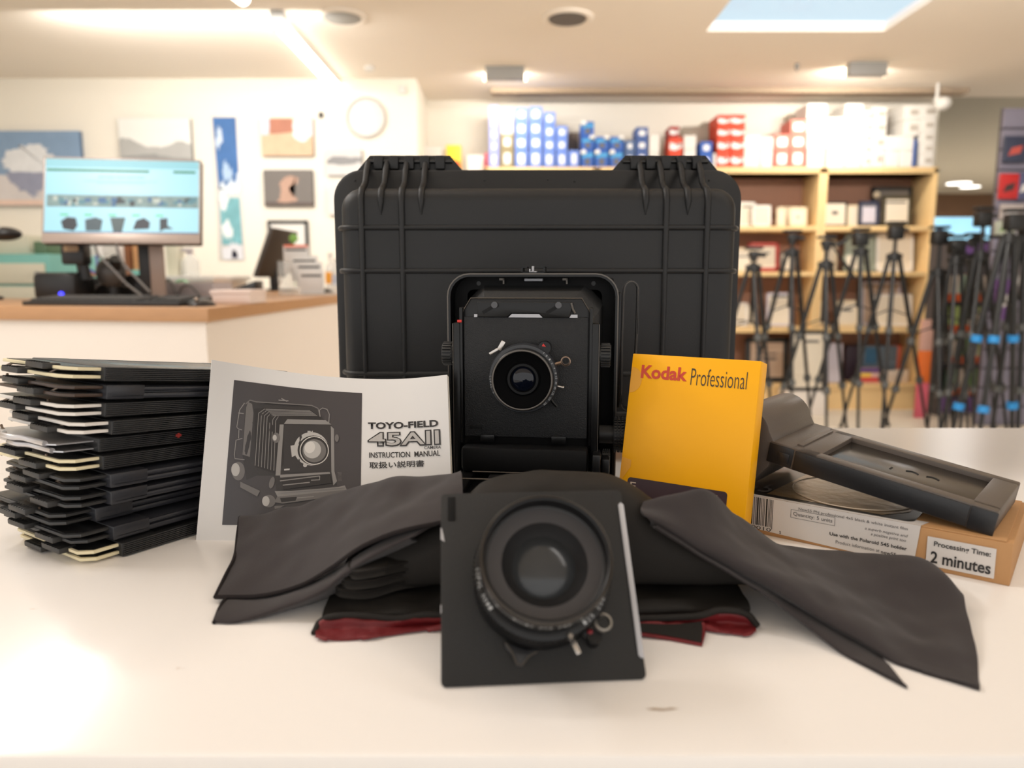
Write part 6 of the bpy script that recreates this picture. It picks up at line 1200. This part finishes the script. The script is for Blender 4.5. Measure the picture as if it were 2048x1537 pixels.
def lowpack(label, u0, v0, u1, v1, y, m, prints=()):
    a, b_ = P(u0, v0, y), P(u1, v1, y); zb = max(lsz, b_.z) if v1 < 760 else lsz; w_, h_ = b_.x - a.x, a.z - zb
    o = tag(obj('photo_pack', MB().box((-w_ / 2, 0, 0), (w_ / 2, .05, h_), .003), m, loc=V(((a.x + b_.x) / 2, y, zb))), label, 'pack')
    for k, (x0, z0, x1, z1, m2) in enumerate(prints): obj('front_print', MB().flat([(x0 * w_ - w_ / 2, z0 * h_), (x1 * w_ - w_ / 2, z0 * h_), (x1 * w_ - w_ / 2, z1 * h_), (x0 * w_ - w_ / 2, z1 * h_)], Matrix(((1, 0, 0, 0), (0, 0, -1, -.0015 - .001 * k), (0, 1, 0, 0), (0, 0, 0, 1)))), m2, o, 0)
mP = lambda n_, c_, v=None: mat('pack_' + n_, c_, .5, var=v)
lowpack('dark purple pack at the back of the lowest shelf', 1694, 690, 1726, 772, YS + .27, mP('dark_purple', (52, 36, 50), (12, .4)))
lowpack('blue patterned album on the lowest shelf', 1728, 692, 1790, 772, YS + .20, mP('blue_pattern', (96, 110, 122), (16, .5)), [(.05, .5, .4, .95, mP('teal_blue', (54, 100, 130), (20, .4)))])
lowpack('coral red album on the lowest shelf end', 1776, 690, 1798, 772, YS + .27, mP('coral', (226, 120, 92), (8, .15)))
lowpack('purple topped pack with yellow and red print on the lowest shelf', 1718, 737, 1762, 773, YS + .08, mP('white_red', (228, 190, 180), (14, .1)), [(0, .72, 1, 1, mP('purple', (96, 62, 132))), (0, .42, .55, .7, mP('yellow', (244, 206, 90))), (.1, .1, .95, .4, mP('red_print', (214, 70, 66), (20, .3)))])
lowpack('white printed box in front of the coral album', 1764, 742, 1791, 773, YS + .10, mP('white_a', (220, 206, 190), (12, .08))); lowpack('second white printed box at the lowest shelf end', 1794, 740, 1816, 773, YS + .12, mP('white_b', (226, 208, 188), (12, .08)))

# ------------------------------------------------------------------ tripods for sale
m_tri = mat('tripod_black', (18, 18, 18), .4, var=(8, .2)); m_trig = mat('tripod_head_black', (16, 16, 16), .5); m_coll = mat('collar_grey', (70, 70, 68), .45); m_blue = mat('collar_blue', (28, 122, 184), .45)
def tripod(label, y, head, shoulder, feet, rad=.016, colour=None, pan=None, collars=(.42, .72), head_style=0, depth=(.0, -.30, .05)):
    ap = P(shoulder[0], shoulder[1], y); t_ = thing('tripod', label, 'tripod', V((ap.x, y, 0)), group='tripods for sale')
    o = V((ap.x, y, 0)); hv = P(head[0], head[1], y) - o; sh = ap - o
    cr_ = obj('crown', MB().cyl(sh - V((0, 0, .05)), sh + V((0, 0, .012)), .036, .03, 16).box(sh + V((-.055, -.02, -.03)), sh + V((.055, .02, .0)), .008), m_trig, t_)
    obj('centre_column', MB().cyl(sh - V((0, 0, .42)), V((sh.x, 0, hv.z - .07)), .013), m_tri, t_)
    hd = MB().cyl(V((hv.x, 0, hv.z - .10)), V((hv.x, 0, hv.z - .03)), .028).box(V((hv.x - .06, -.035, hv.z - .02)), V((hv.x + .06, .035, hv.z)), .006).box(V((hv.x - .035, -.03, hv.z - .07)), V((hv.x + .05, .03, hv.z - .035)), .01).cyl(V((hv.x + .03, 0, hv.z - .06)), V((hv.x + .085, -.02, hv.z - .06)), .013)
    if head_style == 1: hd.box(V((hv.x - .05, -.04, hv.z - .13)), V((hv.x + .05, .04, hv.z - .03)), .015)
    obj('head', hd, m_trig, t_)
    if pan:
        a, b_ = P(pan[0], pan[1], y - .05) - o, P(pan[2], pan[3], y - .05) - o; obj('pan_handle', MB().cyl(a, a.lerp(b_, .55), .007).cyl(a.lerp(b_, .55), b_, .013), m_trig, t_)
    for k, fu in enumerate(feet):
        dy = depth[k]; ff = P(fu, 850, y + dy) ; top = sh + V(((-.035, 0, .035)[k], 0, -.02)); d = (V((ff.x, y + dy, P(fu, 850, y + dy).z)) - o) - top
        s_ = (top.z - 0.004) / (-d.z); foot = top + d * s_
        lg = MB(); ps = [0] + list(collars) + [1]
        for j in range(len(ps) - 1): lg.cyl(top.lerp(foot, ps[j]), top.lerp(foot, ps[j + 1]), rad * (1 - .18 * j), rad * (1 - .18 * j), 12)
        lo = obj('leg', lg, m_tri, t_)
        for j, c_ in enumerate(collars):
            p = top.lerp(foot, c_); dv = (foot - top).normalized(); obj('leg_collar', MB().cyl(p - dv * .022, p + dv * .022, rad * 1.6), m_blue if colour == 'blue' else m_coll, lo)
        obj('rubber_foot', MB().ball(foot + V((0, 0, .010)), .014), m_trig, lo)
        mdp = top.lerp(foot, .40)
    q = MB(); c_ = sh - V((0, 0, .40))
    for k, fu in enumerate(feet):
        ff = P(fu, 850, y + depth[k]); top = sh + V(((-.035, 0, .035)[k], 0, -.02)); d = (ff - o) - top; q.cyl(c_, top + d * (.45 / -d.z * .95), .005, seg=8)
    obj('brace', q, m_tri, t_); return t_
tripod('smallest black tripod, first beside the hard case', 5.45, (1508, 494), (1507, 530), (1404, 1525, 1545))
tripod('black tripod with silver shoulder caps, second beside the hard case', 5.55, (1585, 460), (1584, 500), (1482, 1583, 1622))
tripod('black tripod with thin pan handle pointing down toward the shelf', 5.35, (1654, 472), (1652, 524), (1545, 1653, 1692), pan=(1662, 487, 1709, 557))
tripod('black tripod with thick pan handle raised, before the top shelf frames', 5.5, (1722, 456), (1722, 498), (1610, 1716, 1776), pan=(1716, 462, 1677, 491), head_style=1)
tripod('tall black tripod with a flat head plate before the end bookcase', 5.5, (1793, 443), (1789, 508), (1683, 1764, 1853), head_style=1)
tripod('thick legged black tripod at the bookcase end', 5.3, (1880, 452), (1876, 540), (1768, 1880, 1905), rad=.017, head_style=1)
tripod('black tripod with long grey pan handle before the packs display', 5.2, (1915, 470), (1912, 515), (1856, 1893, 1935), rad=.014, pan=(1900, 490, 1975, 532), head_style=1)
tripod('black tripod with big ball head and copper knob before the blue screen', 5.1, (1968, 414), (1962, 505), (1885, 1921, 2012), rad=.016, head_style=1)
tripod('black tripod with horizontal red tipped handle', 5.35, (1950, 466), (1950, 520), (1905, 1946, 1990), rad=.013, pan=(1945, 474, 2006, 474))
tripod('large black tripod with blue collars near the wall of hanging packs', 4.7, (2030, 418), (2018, 470), (1908, 1962, 2024), rad=.021, colour='blue', collars=(.46, .78), head_style=1, depth=(.0, -.12, .05))
tripod('black tripod at the picture margin beyond the blue collared one', 4.9, (2060, 430), (2052, 470), (1985, 2036, 2070), rad=.021, head_style=1, depth=(0, -.1, .05))
# ------------------------------------------------------------------ pack display, screen and slatwall
m_disp = mat('display_charcoal', (74, 70, 74), .6, var=(5, .2)); m_shelfg = mat('display_shelf_dark', (60, 58, 62), .5); m_purp = mat('display_purple', (110, 76, 136), .5)
YD = 6.0; xa, xb = P(1896, 600, YD).x, P(2085, 600, YD).x; zt_d = P(0, 480, YD).z
ds = thing('pack_display', 'dark display stand full of ink packs behind the tripods', 'display stand', V(((xa + xb) / 2, YD, 0))); w_ = xb - xa
obj('back_panel', MB().box((-w_ / 2, .26, .02), (w_ / 2, .28, zt_d)), m_disp, ds); obj('side_panel', MB().box((-w_ / 2 - .02, 0, 0), (-w_ / 2, .28, zt_d)), m_disp, ds)
obj('base', MB().box((-w_ / 2, 0.0, P(0, 826, YD).z), (w_ / 2, .28, P(0, 792, YD).z), .004), m_purp, ds); obj('kick_plate', MB().box((-w_ / 2 + .02, .04, 0), (w_ / 2 - .02, .2, P(0, 826, YD).z)), m_cbody, ds)
obj('header', MB().box((-w_ / 2, 0.02, P(0, 508, YD).z), (w_ / 2, .06, zt_d)), m_purp, ds)
rowsv = [(548, 604), (612, 668), (676, 729), (737, 792)]
for v0, v1 in rowsv: obj('shelf', MB().box((-w_ / 2, 0.0, P(0, v1, YD).z - .012), (w_ / 2, .26, P(0, v1, YD).z)), m_shelfg, ds)
pk = [mP('ink_grey', (206, 190, 176), (14, .1)), mP('ink_green', (98, 130, 70), (10, .3)), mP('ink_lime', (170, 186, 110), (10, .2)), mP('ink_dark', (60, 66, 54), (10, .3)), mP('ink_pink', (214, 150, 140), (10, .15)), mP('ink_teal', (150, 170, 150), (10, .15))]
m_obar = mP('ink_orange', (228, 96, 36)); pkn = ['grey', 'green', 'lime', 'dark green', 'pink', 'grey green']; random.seed(31)
ordr = ['top', 'second', 'third', 'lowest']; ordc = ['first', 'second', 'third', 'fourth', 'fifth', 'sixth', 'seventh', 'eighth', 'ninth', 'tenth']
for r_k, (v0, v1) in enumerate(rowsv):
    for k in range(9):
        u0 = 1899 + k * 19.5; c_ = random.choice((0, 0, 1, 2, 3, 4, 5)); y = YD + .03
        a, b_ = P(u0, v0 + random.uniform(0, 8), y), P(u0 + 16.5, v1, y); h_ = a.z - b_.z; w2 = b_.x - a.x
        o = tag(obj('ink_pack', MB().box((-w2 / 2, 0, 0), (w2 / 2, .06, h_), .004, seg=1), pk[c_], loc=V(((a.x + b_.x) / 2, y, P(0, v1, YD).z + .001))), f'{pkn[c_]} orange footed ink pack, {ordc[k]} from the bookcase on the {ordr[r_k]} display row', 'ink pack', 'ink packs on the display stand')
        obj('orange_band', MB().box((-w2 / 2 - .0005, -.001, .001), (w2 / 2 + .0005, .0, h_ * .30)), m_obar, o)
# standing pink and orange panel at the display end
ps_ = thing('display_banner', 'narrow orange, pink and white upright banner between bookcase and ink display', 'banner', V((P(1853, 700, 5.9).x, 5.9, 0))); pw = P(1864, 700, 5.9).x - P(1842, 700, 5.9).x
for nm, v0, v1, m in (('pale_section', 640, 702, mP('panel_pale', (216, 170, 156), (10, .1))), ('orange_section', 702, 766, mP('panel_orange', (236, 116, 40))), ('pink_section', 766, 838, mP('panel_pink', (220, 100, 120)))): obj(nm, MB().box((-pw / 2, 0, max(0, P(0, v1, 5.9).z)), (pw / 2, .04, P(0, v0, 5.9).z), .002), m, ps_)
# wide screen in the passage
a, b_ = P(1860, 433, 7.6), P(1992, 478, 7.6)
tv = thing('wall_screen', 'wide glowing blue screen in the passage above the tripods', 'screen', V(((a.x + b_.x) / 2, 7.6, 0))); zb_ = P(0, 470, 7.6).z
obj('cabinet', MB().box((a.x - tv.location.x, .0, 0), (b_.x - tv.location.x, .5, P(0, 486, 7.6).z)), m_disp, tv)
sc_ = obj('screen', MB().box((a.x - tv.location.x, .1, P(0, 486, 7.6).z), (b_.x - tv.location.x, .14, a.z), .005), mat('screen_blue_glow', (160, 214, 250), .4, emit=1.5, var=(3, .3)), tv)
obj('bezel', MB().box((P(1886, 0, 7.6).x - tv.location.x, .085, P(0, 480, 7.6).z), (P(1889, 0, 7.6).x - tv.location.x, .10, a.z)), m_disp, tv)
obj('dark_picture', MB().flat(ell(P(1927, 0, 7.6).x - tv.location.x, P(0, 458, 7.6).z, .04, .03, 16), Matrix(((1, 0, 0, 0), (0, 0, 1, .097), (0, 1, 0, 0), (0, 0, 0, 1)))), em('slate', (40, 90, 130), .5), sc_, 0)
# slatwall with hanging packs beyond the passage
YW = 5.6; x0, x1 = P(2003, 300, YW).x, P(2110, 300, YW).x; z1 = P(0, 215, YW).z
sw = thing('slat_display', 'lavender grey slat board hung with packs at the passage edge', 'display board', V((x0, YW, 0)))
q = MB()
for k in range(16): q.box((0, 0, k * z1 / 16 + .006), (x1 - x0, .03, (k + 1) * z1 / 16 - .006), .003)
obj('slats', q, mat('slat_lavender', (128, 124, 140), .55), sw); obj('backing', MB().box((0, .024, 0), (x1 - x0, .05, z1)), m_disp, sw)
for nm, lab, u0, v0, u1, v1, c_ in (('hanging_pack', 'dark navy pack hanging highest on the slat board', 2012, 272, 2052, 325, (50, 56, 78)), ('hanging_pack', 'red pack with dark print on the slat board', 2003, 347, 2036, 398, (188, 36, 36)), ('hanging_pack', 'blue grey pack beside the red one on the slat board', 2039, 345, 2060, 400, (74, 78, 110)), ('hanging_pack', 'grey white pack low on the slat board over the tripod heads', 2004, 408, 2048, 440, (170, 160, 156)), ('hanging_pack', 'white and green pack on the slat board beside the blue screen', 1994, 442, 2030, 470, (168, 172, 156)), ('hanging_pack', 'small silver pack below the white and green one', 2034, 448, 2060, 500, (150, 146, 150)), ('hanging_pack', 'pale blister pack behind the large tripod', 2030, 520, 2060, 590, (140, 132, 136)), ('hanging_pack', 'purple pack behind the large tripod legs', 1996, 560, 2018, 640, (112, 74, 140))):
    y = YW - .05; a, b_ = P(u0, v0, y), P(u1, v1, y); w2, h_ = b_.x - a.x, a.z - b_.z
    o = tag(obj(nm, MB().box((-w2 / 2, 0, -h_), (w2 / 2, .03, 0), .006).cyl((0, .02, -.01), (0, .049, -.01), .004), mP('hang_' + lab[:9].replace(' ', '_'), c_, (20, .25)), loc=V(((a.x + b_.x) / 2, y, a.z))), lab, 'pack', 'packs hanging on the slat board')
    obj('front_print', MB().flat([(-w2 * .35, -h_ * .75), (w2 * .2, -h_ * .65), (w2 * .3, -h_ * .35), (-w2 * .2, -h_ * .45)], Matrix(((1, 0, 0, 0), (0, 0, 1, -.0012), (0, 1, 0, 0), (0, 0, 0, 1)))), mP('print_' + str(u0), {2003: (60, 40, 40), 1994: (110, 150, 60), 2012: (190, 80, 70)}.get(u0, (210, 206, 204))), o, 0)
